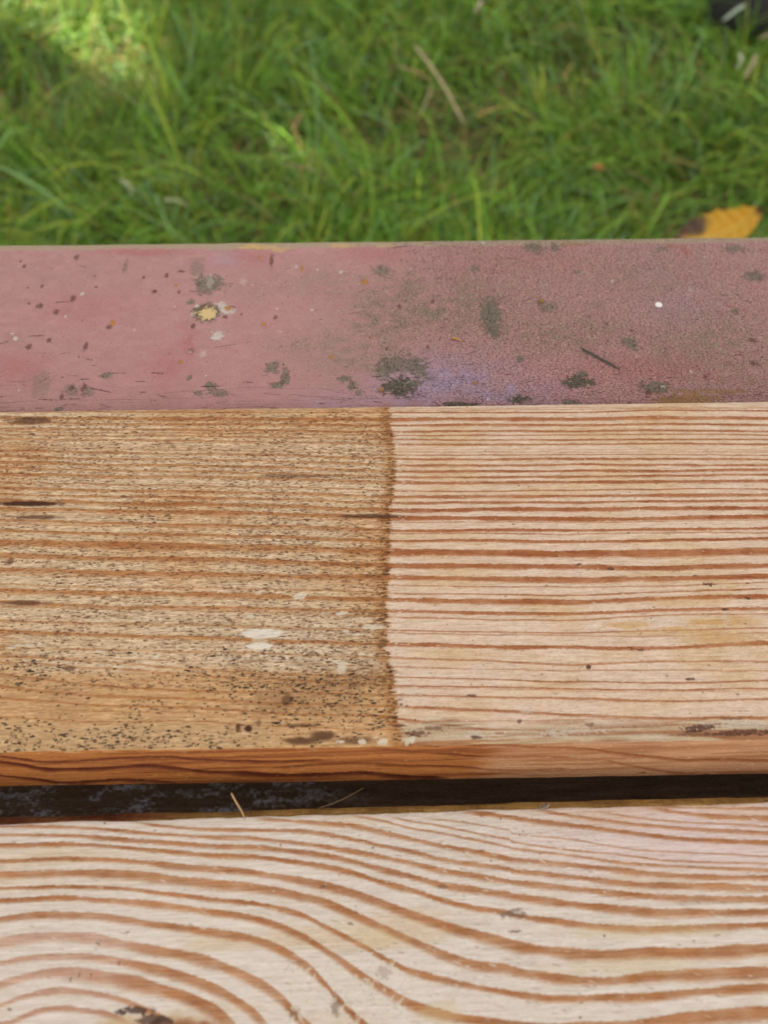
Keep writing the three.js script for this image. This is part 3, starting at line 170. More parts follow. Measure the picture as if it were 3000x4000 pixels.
  for (const [X, Z, rx, rz, a] of GREY) S.spot(X, Z, rx, rz, [214, 198, 180], a * 0.7, { rag: 1.1, soft: 0.25, rise: 0.15, grain: 0.6 });
  for (const [X, Z, rx, rz, a] of GOUGE) S.spot(X, Z, rx, rz, [88, 52, 40], a * 0.85, { rag: 0.9, soft: 0.3, rise: -0.35, grain: 0.7 });
  for (const [X, Z, rx, rz, a] of CHIPS) S.spot(X, Z, rx, rz, a > 0.95 && rx > 3 ? [238, 223, 202] : [228, 212, 188], Math.min(1, a * 0.97), { rag: rx > 3 ? 0.12 : 0.45, soft: 0.1, rise: 0.12, grain: 1.2 });
  for (let n = 0; n < 700; n++) { const X = mix(6, 150, r()), Z = mix(-153, -50, r()); S.spot(X, Z, 0.15 + 0.5 * r() * r(), 0.08 + 0.12 * r(), r() < 0.75 ? [236, 224, 206] : [120, 92, 70], 0.35 + 0.4 * r(), { rag: 0.5, rise: 0.12, grain: 0.4 }); }
  for (let n = 0; n < 260; n++) { const Z = mix(-153, -50, r()), X = bx(Z) + 0.5 + Math.abs(r() + r() - 1) * 7; S.spot(X, Z, 0.2 + 0.5 * r(), 0.1 + 0.12 * r(), [232, 218, 200], 0.5, { rag: 0.5, grain: 0.4 }); }
}
// ---- middle plank, front face
const midFront = new Sheet(-1, 18);
{
  const S = midFront, L = ringMap(S, FRONT, { wide: 1.55, soft: 0.18, tail: 0.5, ends: true, wob: 0.12 }), r = rng(8);
  S.each((X, D, k) => {
    const s = sst(-5, 5, X - 27 - (fbm(D * 0.8 + X * 0.05, 4, 3) - 0.5) * 14), fib = fbm(X * 0.15 + 5, D * 3.2, 3), fine = vn(X * 1.5, D * 5), big = fbm(X * 0.05, D * 0.3 + 9, 3), gr = fbm(X * 0.02 + 3, D * 0.8 + X * 0.012, 3), g2 = sst(0.52, 0.72, gr) * 0.4;
    const l = clamp(Math.max(L[k], g2)), q = (fib - 0.5) * 34 + (fine - 0.5) * 16 + (big - 0.5) * 30;
    const e = [mix(190, 206, s), mix(119, 152, s), mix(62, 110, s)], d = [mix(92, 150, s), mix(40, 84, s), mix(22, 44, s)];
    S.c[k * 3] = mix(e[0] + q, d[0] + q * 0.3, l); S.c[k * 3 + 1] = mix(e[1] + q * 0.9, d[1] + q * 0.3, l); S.c[k * 3 + 2] = mix(e[2] + q * 0.7, d[2] + q * 0.3, l); S.r[k] = clamp(0.5 + (fib - 0.5) * 0.3 + (fine - 0.5) * 0.3);
  });
  for (let n = 0; n < 60; n++) S.spot(mix(X0, X1, r()), r() < 0.6 ? r() * 1.6 : 15 + r() * 2, 0.6 + 2.4 * r(), 0.2 + 0.5 * r(), r() < 0.5 ? [92, 52, 30] : [214, 176, 130], 0.5 * r() + 0.2, { rag: 0.8, soft: 0.5, rise: -0.25, grain: 0.8 });
  for (let n = 0; n < 500; n++) { const X = mix(X0, X1, r()), D = mix(0.5, 16.5, r()), a = X > 27; S.spot(X, D, 0.2 + 0.5 * r(), 0.1 + 0.14 * r(), a ? [240, 214, 180] : r() < 0.5 ? [110, 62, 32] : [222, 176, 116], 0.4, { rag: 0.5, rise: 0.1, grain: 0.5 }); }
}
// ---- near plank, upper face: wide pale and brown year rings sweeping round a knot
const KNOT = 9, nearTop = new Sheet(-37, 72);
{
  const far = NEAR.map(([s, l]) => { const o = l.slice(); for (let i = 1; i < o.length; i += 3) o[i] = 2 * KNOT + 1.5 - o[i]; return [s, o]; }).filter(([, l]) => Math.min(...l.filter((_, i) => i % 3 === 1)) > 11);
  const S = nearTop, L = ringMap(S, [...NEAR, ...far], { wide: 1.12, soft: 0.07, tail: 0.38, ends: true, wob: 0.1 }), r = rng(15);
  S.each((X, Z, k) => {
    const fib = fbm(X * 0.25 + 60, Z * 4.2, 3), fine = vn(X * 1.7, Z * 8), med = fbm(X * 0.5 + 3, Z * 1.6, 3), pink = sst(-50, -66, X) * sst(-16, -10, Z), rosy = sst(15, 70, X) * sst(-10, -26, Z), tan = sst(0.5, 0.8, fbm(X * 0.03 + 50, Z * 0.12 + 2, 3)), tex = vn(X * 0.12 + 5, Z * 0.5);
    const l = clamp(L[k] * (0.72 + 0.34 * med + 0.28 * fbm(X * 0.14 + 8, Z * 6, 2))), q = (fib - 0.5) * 30 + (fine - 0.5) * 12 + (med - 0.5) * 16 + (fbm(X * 0.1 + 4, Z * 7.5, 2) - 0.5) * 34;
    const e = [mix(225, 224, rosy) - tan * 5, mix(208, 199, rosy) - tan * 12, mix(191, 188, rosy) - tan * 24], d = [mix(mix(188, 162, tex), 204, pink * 0.6), mix(mix(129, 102, tex), 164, pink * 0.6), mix(mix(84, 60, tex), 146, pink * 0.6)];
    S.c[k * 3] = mix(e[0] + q * 0.8, d[0] + q, l); S.c[k * 3 + 1] = mix(e[1] + q * 0.9, d[1] + q, l); S.c[k * 3 + 2] = mix(e[2] + q, d[2] + q * 0.8, l);
    const rough = sst(-30, -5, X) * (1 - sst(45, 80, X)); S.r[k] = clamp(0.5 + l * 0.14 + (fib - 0.5) * 0.3 + (med - 0.5) * 0.2 + (fine - 0.5) * (0.08 + 0.2 * rough));
  });
  S.spot(-52, KNOT + 0.6, 14, 3, [200, 166, 122], 0.7, { rag: 0.4, soft: 0.4, grain: 3 }); S.spot(-46, KNOT + 1, 9, 2.6, [150, 96, 60], 0.85, { rag: 0.4, soft: 0.4, grain: 2 });
  for (const [X, Z, rx, rz, a] of NSPOTS) S.spot(X, Z, rx, rz, rx > 1.4 && a > 0.75 ? [72, 50, 42] : [100, 74, 58], a * 0.75, { rag: 0.8, soft: 0.3, rise: -0.25, grain: rx > 1.4 ? 1 : 0.4 });
  for (let n = 0; n < 1500; n++) {   // torn fibres left by the sander, pale lips and small pits
    const X = mix(-95, 110, r()), Z = mix(-33, 14, r()), d = Math.exp(-(((X - 18) / 34) ** 2)) * 0.8 + 0.2; if (r() > d) continue; const lip = r() < 0.62, sl = 0.1 + 0.25 * r();
    S.spot(X, Z, 0.25 + 0.8 * r(), 0.07 + 0.12 * r(), lip ? [238, 230, 216] : [168, 142, 116], 0.3 + 0.4 * r(), { rag: 0.5, slope: sl, rise: lip ? 0.25 : -0.2, grain: 0.4 });
  }
  for (let n = 0; n < 90; n++) { const a = r() * 3, X = mix(-22, 6, r()), Z = mix(-2, 9, r()); S.spot(X, Z, 0.4 + 0.4 * r(), 0.3 + 0.4 * r(), [232, 218, 192], 0.55, { rag: 0.6, slope: a - 1.5, rise: 0.35, grain: 0.6 }); }
  for (const [X, Z, rx, rz] of [[-1, -7, 5, 2.2], [57, 0, 14, 1.5], [60, -7, 18, 1.4], [12, 8, 5, 2]]) S.spot(X, Z, rx, rz, [214, 190, 140], 0.35, { rag: 0.6, soft: 0.5, grain: 2 });
}
// ---- worn far arris of the near plank
const arris = new Sheet(-2, 10);
{ const S = arris; S.each((X, D, k) => { const g = fbm(X * 0.12 + 3, D * 2.6, 3), f = vn(X * 1.6, D * 6), t = sst(-62, -45, X + (fbm(X * 0.2, D, 2) - 0.5) * 12), q = (g - 0.5) * 80 + (f - 0.5) * 34; S.c[k * 3] = mix(112, 158, t) + q; S.c[k * 3 + 1] = mix(66, 122, t) + q * 0.9; S.c[k * 3 + 2] = mix(34, 66, t) + q * 0.6; S.r[k] = clamp(g * 0.7 + f * 0.3); }); }
// ---- maroon paint, crazed, gritty and patched with grey moss
const paint = new Sheet(-238, -154);
{
  const S = paint, r = rng(23);
  const field = (list, X, Z) => { let m = 0; for (const [x, z, rx, rz, a] of list) { const d = ((X - x) / rx) ** 2 + ((Z - z) / rz) ** 2; if (d < 9) m = Math.max(m, a * Math.exp(-d * 0.9)); } return m; };
  S.each((X, Z, k) => {
    const big = fbm(X * 0.035, Z * 0.06 + 3, 4), n1 = fbm(X * 0.3 + 5, Z * 0.45, 3), f1 = vn(X * 3.1, Z * 3.4), f2 = vn(X * 6.2 + 9, Z * 6.6), warp = (fbm(X * 0.25, Z * 0.25 + 7, 3) - 0.5);
    const gr = clamp(field(GRIT, X + warp * 14, Z + warp * 10)), li = clamp(field(LILAC, X + warp * 12, Z - warp * 8) * (0.65 + 0.7 * n1)), re = field(RED, X + warp * 8, Z + warp * 5);
    const rough = clamp(0.25 + gr * 0.75 + sst(-15, 40, X) * 0.45);
    let R = mix(190, 180, big) + (n1 - 0.5) * 18, G = mix(138, 136, big) + (n1 - 0.5) * 17, B = mix(135, 128, big) + (n1 - 0.5) * 16;
    R = mix(R, 178, re); G = mix(G, 100, re); B = mix(B, 96, re);
    R = mix(R, 176, li * 0.95); G = mix(G, 150, li * 0.95); B = mix(B, 172, li * 0.95);
    const gm = clamp(gr * sst(0.36, 0.66, n1 * 0.6 + f1 * 0.4) * 0.95); R = mix(R, 150, gm); G = mix(G, 131, gm); B = mix(B, 107, gm);
    const c1 = cell(X * 0.62 + warp * 1.5, Z * 0.9), c2 = cell(X * 1.5 + 30, Z * 2.0 + warp), cr = (1 - sst(0.0, 0.1, c1)) * sst(-12, 25, X + (n1 - 0.5) * 60) * 0.9 + (1 - sst(0, 0.1, c2)) * rough * 0.4 * sst(0.35, 0.6, n1);
    const hor = (1 - sst(0, 0.05, Math.abs(vn(X * 0.05, Z * 0.8) - 0.5))) * sst(-172, -160, Z) * 0.35, crk = clamp(cr + hor);
    const q = ((f1 - 0.5) * 32 + (f2 - 0.5) * 26) * rough; R += q; G += q; B += q;
    R = mix(R, 92, crk * 0.55); G = mix(G, 60, crk * 0.55); B = mix(B, 56, crk * 0.55);
    const wear = sst(-228.8, -230, Z + (n1 - 0.5) * 2.4 + (big - 0.5) * 1.5) * 0.85; R = mix(R, 176 + q, wear); G = mix(G, 156 + q, wear); B = mix(B, 126 + q, wear);
    S.c[k * 3] = R; S.c[k * 3 + 1] = G; S.c[k * 3 + 2] = B; S.r[k] = clamp(0.5 + (f1 - 0.5) * 0.35 * rough + (f2 - 0.5) * 0.3 * rough - crk * 0.4 + (n1 - 0.5) * 0.2);
  });
  for (let n = 0; n < 15000; n++) {   // grit: tiny pale and dark crumbs
    const X = mix(-150, 150, r()), Z = mix(-231, -155, r()), g = clamp(field(GRIT, X, Z)); if (r() > 0.12 + g * 0.85 + 0.2 * sst(0, 60, X)) continue; const lt = r() < 0.5;
    S.spot(X, Z, 0.16 + 0.34 * r(), 0.1 + 0.16 * r(), lt ? [212, 182, 160] : [104, 78, 64], lt ? 0.4 + 0.4 * r() : 0.12 + 0.3 * r(), { rag: 0.4, slope: (r() - 0.5) * 1.6, rise: lt ? 0.25 : -0.15, grain: 0.3 });
  }
  for (const [X, Z, rx, rz, a] of BARE) S.spot(X, Z, rx, rz, X > 60 ? [158, 118, 74] : [206, 170, 112], a, { rag: 0.9, soft: 0.12, rise: -0.15, grain: 1.3 });
  for (const [X, Z, rx, rz, a] of MOSS) { S.spot(X, Z, rx, rz, a > 0.9 ? [76, 68, 54] : [100, 88, 72], a * 0.6, { rag: 1.0, soft: 0.08, rise: -0.3, grain: 1.3 }); S.spot(X, Z, rx * 0.86, rz * 0.86, a > 0.9 ? [92, 86, 68] : [128, 122, 104], a * 0.65, { rag: 1.1, soft: 0.12, rise: 0.2, grain: 1.2 }); for (let n = 0; n < rx * rz * 5; n++) { const p = (r() * 2 - 1) * 0.8, q = (r() * 2 - 1) * 0.8; if (p * p + q * q < 0.7) S.spot(X + p * rx, Z + q * rz, 0.15 + 0.25 * r(), 0.1 + 0.15 * r(), r() < 0.5 ? [146, 138, 112] : [58, 52, 40], a * 0.6, { rag: 0.5, grain: 0.3, rise: 0.2 }); } }
  for (const [X, Z, rx, rz, a] of PALE) S.spot(X, Z, rx, rz, [212, 200, 186], a * 0.9, { rag: 0.9, soft: 0.12, rise: 0.2, grain: 0.7 });
  for (const [X, Z, rx, rz] of HOLE) { S.spot(X - 0.3, Z - 0.6, rx * 1.25, rz * 1.3, [98, 88, 66], 0.9, { rag: 0.4, rise: -0.3 }); S.spot(X, Z, rx * 0.95, rz * 0.95, [218, 188, 132], 1, { rag: 0.75, soft: 0.15, rise: -0.25, grain: 0.8 }); }  // knot hole: offset dark rim paints the shade of its far left lip
  for (const [X, Z, rx, rz] of ORANGE) S.spot(X, Z, rx, rz, [182, 124, 58], 0.8, { rag: 0.5, rise: 0.2, grain: 0.5 });
  for (const [X, Z, rx, rz] of PITS) S.spot(X, Z, rx, rz, [98, 60, 52], 0.65, { rag: 0.9, soft: 0.4, rise: -0.3, grain: 0.5 });
  for (let n = 0; n < 170; n++) { const X = mix(-150, 150, r()), near = r() < 0.55, Z = near ? mix(-174, -156, r()) : mix(-230, -156, r()); if (X < 0 && r() < 0.45) continue; S.spot(X, Z, 0.8 + 3.4 * r() * r(), 0.07 + 0.07 * r(), [86, 54, 52], 0.3 + 0.5 * r(), { rag: 0.7, soft: 0.3, slope: near ? (r() - 0.5) * 0.15 : (r() - 0.5) * 1.2, rise: -0.4, grain: 0.8 }); }
  for (let n = 0; n < 36; n++) S.spot(mix(-140, 140, r()), mix(-229, -156, r()), 0.2 + 0.35 * r(), 0.18 + 0.3 * r(), r() < 0.45 ? [220, 206, 200] : [86, 52, 46], 0.75, { rag: 0.5, grain: 0.5 });
}
// ---- dark rail in the gap, with bluish bloom on the left
const railTop = new Sheet(-80, -4);
{ const S = railTop; S.each((X, Z, k) => { const g = fbm(X * 0.09, Z * 0.9, 3), b = sst(0.45, 0.78, fbm(X * 0.14 + 4, Z * 0.4, 4) * 0.6 + fbm(X * 0.9, Z * 1.4, 3) * 0.4) * (1 - sst(-30, 6, X)), f = vn(X * 1.4, Z * 3), q = (g - 0.5) * 40 + (f - 0.5) * 20; S.c[k * 3] = mix(112, 188, b) + q; S.c[k * 3 + 1] = mix(88, 186, b) + q; S.c[k * 3 + 2] = mix(68, 198, b) + q; S.r[k] = g; }); }
// ---- plain timber for ends, undersides and legs
const plain = new Sheet(-30, 30);
{ const S = plain; S.each((X, Z, k) => { const g = fbm(X * 0.03, Z * 0.7, 4), f = vn(X * 1.2, Z * 5), q = (g - 0.5) * 70 + (f - 0.5) * 24; S.c[k * 3] = 158 + q; S.c[k * 3 + 1] = 116 + q * 0.9; S.c[k * 3 + 2] = 72 + q * 0.7; S.r[k] = clamp(g * 0.6 + f * 0.4); }); }
const M = {
  midTop: wood(midTop, 0.0013, 0.75), midFront: wood(midFront, 0.0004, 0.6), nearTop: wood(nearTop, 0.0007, 0.75), arris: wood(arris, 0.0006, 0.8),
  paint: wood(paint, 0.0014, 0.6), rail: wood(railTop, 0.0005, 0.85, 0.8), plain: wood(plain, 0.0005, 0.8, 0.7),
};

// ---------------------------------------------------------------- helpers for things
const names = {};
function named(n) { const k = names[n] = (names[n] ?? -1) + 1; return k ? `${n}_${String(k).padStart(3, '0')}` : n; }
function tag(o, label, category, group, kind) { if (label) o.userData.label = label; if (category) o.userData.category = category; if (group) o.userData.group = group; if (kind) o.userData.kind = kind; return o; }
function mesh(name, geo, mat, parent = scene) { const m = new THREE.Mesh(geo, mat); m.name = parent === scene ? named(name) : name; m.castShadow = m.receiveShadow = true; parent.add(m); return m; }

// a board: its section (z, y in mm, clockwise seen from +x, with the face each edge belongs to) run along x
function board(sec, xa, xb, faces, { step = 3, wear = 0.25, seed = 0 } = {}) {
  const n = Math.round((xb - xa) / step), buckets = faces.map(() => ({ p: [], uv: [] })), P = (q, i) => {
    const s = sec[q], X = xa + (xb - xa) * i / n, w = s[3] ?? 0;
    const a = (fbm(X * 0.05 + q * 0.3 + seed, seed + 0.5, 4) - 0.5) * 2 * wear * w, b = (fbm(X * 0.35 + q * 1.7 + seed, seed + 7.5, 3) - 0.5) * wear * w;
    return [X, s[0] + a + b, s[1] + (a * 0.5 + b) * 0.6];
  };
  const put = (f, v, base) => { const u = faces[f].uv(v[0], base[0], base[1]); buckets[f].p.push(v[0] / 1000, v[2] / 1000, v[1] / 1000); buckets[f].uv.push(u[0], u[1]); };
  for (let q = 0; q < sec.length; q++) {
    const q2 = (q + 1) % sec.length, f = sec[q][2], A = sec[q], B = sec[q2];
    for (let i = 0; i < n; i++) { const a = P(q, i), b = P(q2, i), c = P(q2, i + 1), d = P(q, i + 1); put(f, a, A); put(f, b, B); put(f, c, B); put(f, a, A); put(f, c, B); put(f, d, A); }
  }
  const cz = sec.reduce((s, p) => s + p[0], 0) / sec.length, cy = sec.reduce((s, p) => s + p[1], 0) / sec.length, e = faces.length - 1;
  for (const [i, flip] of [[0, true], [n, false]]) for (let q = 0; q < sec.length; q++) { const q2 = (q + 1) % sec.length, a = P(q, i), b = P(q2, i), c = [a[0], cz, cy]; for (const [v, s] of flip ? [[a, sec[q]], [c, [cz, cy]], [b, sec[q2]]] : [[a, sec[q]], [b, sec[q2]], [c, [cz, cy]]]) put(e, v, s); }
  const g = new THREE.BufferGeometry(), p = [], uv = []; let o = 0;
  buckets.forEach((bk, f) => { g.addGroup(o, bk.p.length / 3, f); o += bk.p.length / 3; for (const v of bk.p) p.push(v); for (const v of bk.uv) uv.push(v); });
  g.setAttribute('position', new THREE.Float32BufferAttribute(p, 3)); g.setAttribute('uv', new THREE.Float32BufferAttribute(uv, 2));
  return toCreasedNormals(g, 0.9);
}
const turn = (X, a, b) => { const w = b - a; let t = ((X - a) % (2 * w) + 2 * w) % (2 * w); return a + (t > w ? 2 * w - t : t); };
const halves = (X, a, b) => X > b ? turn(X, 50, 155) : X < a ? turn(X, -155, -20) : X;   // past the patch the photograph shows, each half goes on as it is
const onBevel = (sheet) => (X, z, y) => sheet.uv(halves(X, -155, 155), -y * 1.0595);
const onTop = (sheet) => (X, z, y) => sheet.uv(X, z), onFront = (sheet) => (X, z, y) => sheet.uv(X, -y), plainUV = (X, z, y) => plain.uv(X, z + y);

// ---------------------------------------------------------------- ground and grass
{
  const n = 512, d = new Uint8Array(n * n * 4); for (let j = 0; j < n; j++) for (let i = 0; i < n; i++) { const a = fbm(i * 0.03, j * 0.03, 4), b = vn(i * 0.5, j * 0.5), k = (j * n + i) * 4, q = (b - 0.5) * 40; d[k] = clamp(mix(74, 106, a) + q, 0, 255); d[k + 1] = clamp(mix(86, 100, a) + q, 0, 255); d[k + 2] = clamp(mix(38, 50, a) + q * 0.6, 0, 255); d[k + 3] = 255; }
  const t = new THREE.DataTexture(d, n, n, THREE.RGBAFormat); t.wrapS = t.wrapT = THREE.RepeatWrapping; t.repeat.set(120, 120); t.magFilter = THREE.LinearFilter; t.colorSpace = THREE.SRGBColorSpace; t.needsUpdate = true;
  const g = new THREE.PlaneGeometry(120, 120, 1, 1); g.rotateX(-Math.PI / 2);
  mesh('ground', g, new THREE.MeshStandardMaterial({ map: t, roughness: 0.95, color: tint(0.75) })).userData.kind = 'structure';
}
function bladeGeo(th0, th1, side, seg = 6) {   // a unit blade, bent forward along +z
  const p = [], ix = [], nn = []; let y = 0, z = 0, x = 0;
  for (let i = 0; i <= seg; i++) { const s = i / seg, th = th0 + th1 * s, w = 0.5 * Math.min(1, 0.55 + s * 1.6) * Math.pow(1 - s, 0.55) + 0.01;
    p.push(x - w * 0.045, y, z, x, y - 0.012 * w, z - 0.006 * w, x + w * 0.045, y, z); const nx = Math.sin(0.5), ny = Math.sin(th), nz = -Math.cos(th); nn.push(-nx, ny, nz, 0, ny, nz, nx, ny, nz);
    y += Math.cos(th) / seg; z += Math.sin(th) / seg; x += side * s / seg;
    if (i < seg) for (let k = 0; k < 2; k++) { const a = i * 3 + k; ix.push(a, a + 1, a + 4, a, a + 4, a + 3); } }
  const g = new THREE.BufferGeometry(); g.setAttribute('position', new THREE.Float32BufferAttribute(p, 3)); g.setIndex(ix); g.computeVertexNormals(); return g;
}
{
  const r = rng(41), kinds = [bladeGeo(0.1, 1.3, 0.1), bladeGeo(0.25, 2.0, -0.25), bladeGeo(0.0, 0.7, 0.15), bladeGeo(0.5, 1.6, 0.35), bladeGeo(0.2, 2.6, 0.0)], lists = kinds.map(() => []);
  const yard = (x, z) => Math.abs(x) < 2 && z > -2.9 && z < 1;
  const inView = (x, z) => Math.abs(x) < 0.75 && z < -0.55 && z > -1.55;
  const put = (x, z, fat = 1) => {
    const cl = fbm(x * 5 + 9, z * 5, 3), thin = sst(0.55, 0.68, fbm(x * 8 + 30, z * 8 + 3, 3)); if (r() < thin * 0.75) return;
    const yaw = (fbm(x * 3 + 5, z * 3 + 8, 2) - 0.5) * 9 + (r() - 0.5) * 4.6, len = (0.04 + 0.08 * r() * (0.5 + cl)) * (r() < 0.1 ? 1.5 : 1), wid = (0.55 + 0.75 * r() * r() + 0.25 * r()) * 0.074 * fat / len, tilt = (r() - 0.5) * 1.3, u = r(), dry = u < 0.085 + thin * 0.25;
    const c = new THREE.Color(); const v = 0.62 + 1.45 * r() * r() * (0.55 + cl * 0.9) + 0.25 * r();
    if (dry) c.setRGB(0.34 * v + 0.06 * r(), (0.2 + 0.06 * r()) * v, 0.08 * v); else if (u < 0.3) c.setRGB(0.33 * v, 0.39 * v, 0.045 * v); else if (u < 0.44) c.setRGB(0.19 * v, 0.32 * v, 0.12 * v); else c.setRGB(0.175 * v, 0.325 * v, 0.034 * v);
    const m = new THREE.Matrix4().compose(new THREE.Vector3(x, dry ? 0.004 : -0.003, z), new THREE.Quaternion().setFromEuler(new THREE.Euler(dry ? 0.5 + 0.7 * r() : tilt * 0.6, yaw, tilt, 'YXZ')), new THREE.Vector3(len * wid, len, len));
    lists[Math.floor(r() * kinds.length)].push([m, c]);
  };
  for (let i = 0; i < 34000; i++) put(mix(-0.75, 0.75, r()), mix(-1.55, -0.55, r()));
  for (let i = 0; i < 60000; i++) { const x = mix(-2, 2, r()), z = mix(-2.9, 1, r()); if (!inView(x, z)) put(x, z); }
  for (let i = 0; i < 90000; i++) { const a = r() * 6.2832, d = 1 + 8 * r(), x = Math.cos(a) * d, z = Math.sin(a) * d - 0.9; if (!yard(x, z)) put(x, z, 1.5 + 0.1 * d); }
  const mat = new THREE.MeshPhysicalMaterial({ roughness: 0.68, specularIntensity: 0.45, transmission: 0.28, thickness: 0, side: THREE.DoubleSide });
  kinds.forEach((g, q) => { const im = new THREE.InstancedMesh(g, mat, lists[q].length); lists[q].forEach(([m, c], i) => { im.setMatrixAt(i, m); im.setColorAt(i, c); }); im.name = named('grass'); im.castShadow = im.receiveShadow = true; scene.add(im);
    tag(im, ['arching green lawn grass behind the bench', 'strongly bent green lawn grass behind the bench', 'upright green lawn grass behind the bench', 'leaning green lawn grass behind the bench', 'curled green lawn grass behind the bench'][q], 'grass', 'lawn grass', 'stuff'); });
}

// ---------------------------------------------------------------- the bench
const bench = new THREE.Group(); bench.name = 'wooden_bench'; scene.add(bench);
bench.rotation.y = 0.92 * Math.PI / 180;
tag(bench, 'weathered wooden bench with two bare planks and one maroon painted plank', 'bench');
const deck = (o) => { o.position.y = BENCH_H; return o; };
{
  const xa = -700, xb = 700;
  const mid = deck(mesh('plank', board([[-153.8, -0.7, 0, 0.5], [-153.4, -0.12, 0, 0.5], [-152.6, 0, 0, 0], [-50, 0, 0, 0], [-49.3, -0.12, 0, 0.7], [-48.9, -0.6, 1, 1], [-48.6, -1.4, 1, 0.8], [-43.8, -15.4, 1, 0.7], [-43.9, -16.2, 2, 0.5], [-44.8, -16.6, 2, 0.3], [-52, -24, 2, 0], [-52, -46.4, 2, 0], [-153.2, -46.5, 2, 0], [-153.8, -45.6, 2, 0]], xa, xb,
    [{ uv: (X, z) => midTop.uv(halves(X, -155, 155), z) }, { uv: onBevel(midFront) }, { uv: plainUV }], { seed: 3, wear: 0.5 }), [M.midTop, M.midFront, M.plain], bench));
  tag(mid, 'pine plank, brown and mould speckled on its left half, sanded pale on its right');
  const near = deck(mesh('plank', board([[-36.9, -14.6, 0, 0.8], [-36.5, -12.4, 0, 1], [-35.6, -10.9, 0, 1], [-34.6, -10.1, 1, 0.9], [-33.6, -10, 1, 0], [69, -10, 1, 0], [70.2, -11, 2, 0], [70.4, -45.4, 2, 0], [69.4, -46.5, 2, 0], [-35.8, -46.5, 2, 0], [-36.8, -45.6, 2, 0]], xa, xb,
    [{ uv: (X, z, y) => arris.uv(X, (z + 36.9) * 1.5 - y - 10) }, { uv: onTop(nearTop) }, { uv: plainUV }], { seed: 11, wear: 0.6 }), [M.arris, M.nearTop, M.plain], bench));
  near.rotation.y = 0.6 * Math.PI / 180;
  tag(near, 'freshly sanded pine plank with bold wavy rings around a knot');
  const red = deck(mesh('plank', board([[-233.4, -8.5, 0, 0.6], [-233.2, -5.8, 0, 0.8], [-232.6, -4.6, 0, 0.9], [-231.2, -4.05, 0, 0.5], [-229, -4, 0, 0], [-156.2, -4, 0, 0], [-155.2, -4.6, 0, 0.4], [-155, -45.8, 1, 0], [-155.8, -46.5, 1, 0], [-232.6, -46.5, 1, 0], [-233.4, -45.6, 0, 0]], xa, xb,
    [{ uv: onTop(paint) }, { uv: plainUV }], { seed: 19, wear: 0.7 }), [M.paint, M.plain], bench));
  tag(red, 'maroon painted plank, paint crazed and patched with grey moss');
  deck(mesh('rail', board([[-78, -49, 0, 0], [-8, -49, 1, 0], [-8, -95, 1, 0], [-78, -95, 1, 0]], -520, 520, [{ uv: onTop(railTop) }, { uv: plainUV }], { step: 40 }), [M.rail, M.plain], bench));
  for (const s of [-1, 1]) {
    const bear = board([[-226, -46.8, 0, 0], [64, -46.8, 0, 0], [64, -106, 0, 0], [-226, -106, 0, 0]], s * 550 - 29, s * 550 + 29, [{ uv: plainUV }], { step: 58 });
    deck(mesh('crossbar', bear, [M.plain], bench));
    for (const z of [-190, 30]) mesh('leg', board([[z - 30, 343.8, 0, 0], [z + 30, 343.8, 0, 0], [z + 30, 0, 0, 0], [z - 30, 0, 0, 0]], s * 550 - 30, s * 550 + 30, [{ uv: plainUV }], { step: 60 }), [M.plain], bench);
  }
}
// a point on the bench (bench axes, mm, height above the plank tops) in the world
const onBench = (X, Z, Y = 0) => new THREE.Vector3(X / 1000, BENCH_H + Y / 1000, Z / 1000).applyAxisAngle(new THREE.Vector3(0, 1, 0), bench.rotation.y);
const mat = (r, g, b, rough = 0.8) => new THREE.MeshStandardMaterial({ color: new THREE.Color().setRGB(r, g, b), roughness: rough, side: THREE.DoubleSide });
function rod(name, pts, rad, m, label, cat, group, flat = 1) {   // a tapered, slightly bent stalk through pts (world)
  const o = pts[0].clone(), c = new THREE.CatmullRomCurve3(pts.map((p) => p.clone().sub(o))), seg = 24, rs = 7, g = new THREE.TubeGeometry(c, seg, rad, rs, false), a = g.attributes.position, q = new THREE.Vector3();
  for (let i = 0; i <= seg; i++) { const cc = c.getPointAt(i / seg), t = 1 - 0.55 * Math.pow(Math.abs(i / seg - 0.35) / 0.65, 2) + (vn(i * 0.8 + pts.length, rad * 9000) - 0.5) * 0.3; for (let k = 0; k <= rs; k++) { const v = i * (rs + 1) + k; q.fromBufferAttribute(a, v).sub(cc).multiplyScalar(i === 0 || i === seg ? t * 0.25 : t); q.y *= flat; q.add(cc); a.setXYZ(v, q.x, q.y, q.z); } }
  g.computeVertexNormals(); const mm = mesh(name, g, m); mm.position.copy(o); return tag(mm, label, cat, group);
}
function crumb(name, p, size, m, label, cat, seed, turn = 0) {   // a small broken flake
  const g = new THREE.IcosahedronGeometry(1, 2), a = g.attributes.position, q = new THREE.Vector3();
  for (let i = 0; i < a.count; i++) { q.fromBufferAttribute(a, i); const n = 0.65 + 0.7 * fbm(q.x * 1.6 + seed, q.y * 1.6 + q.z * 1.3 + seed, 3); a.setXYZ(i, q.x * size[0] * n / 1000, q.y * size[1] * n / 1000, q.z * size[2] * n / 1000); }
  g.computeVertexNormals(); const mm = mesh(name, g, m); mm.position.copy(p); mm.rotation.y = turn; return tag(mm, label, cat);
}

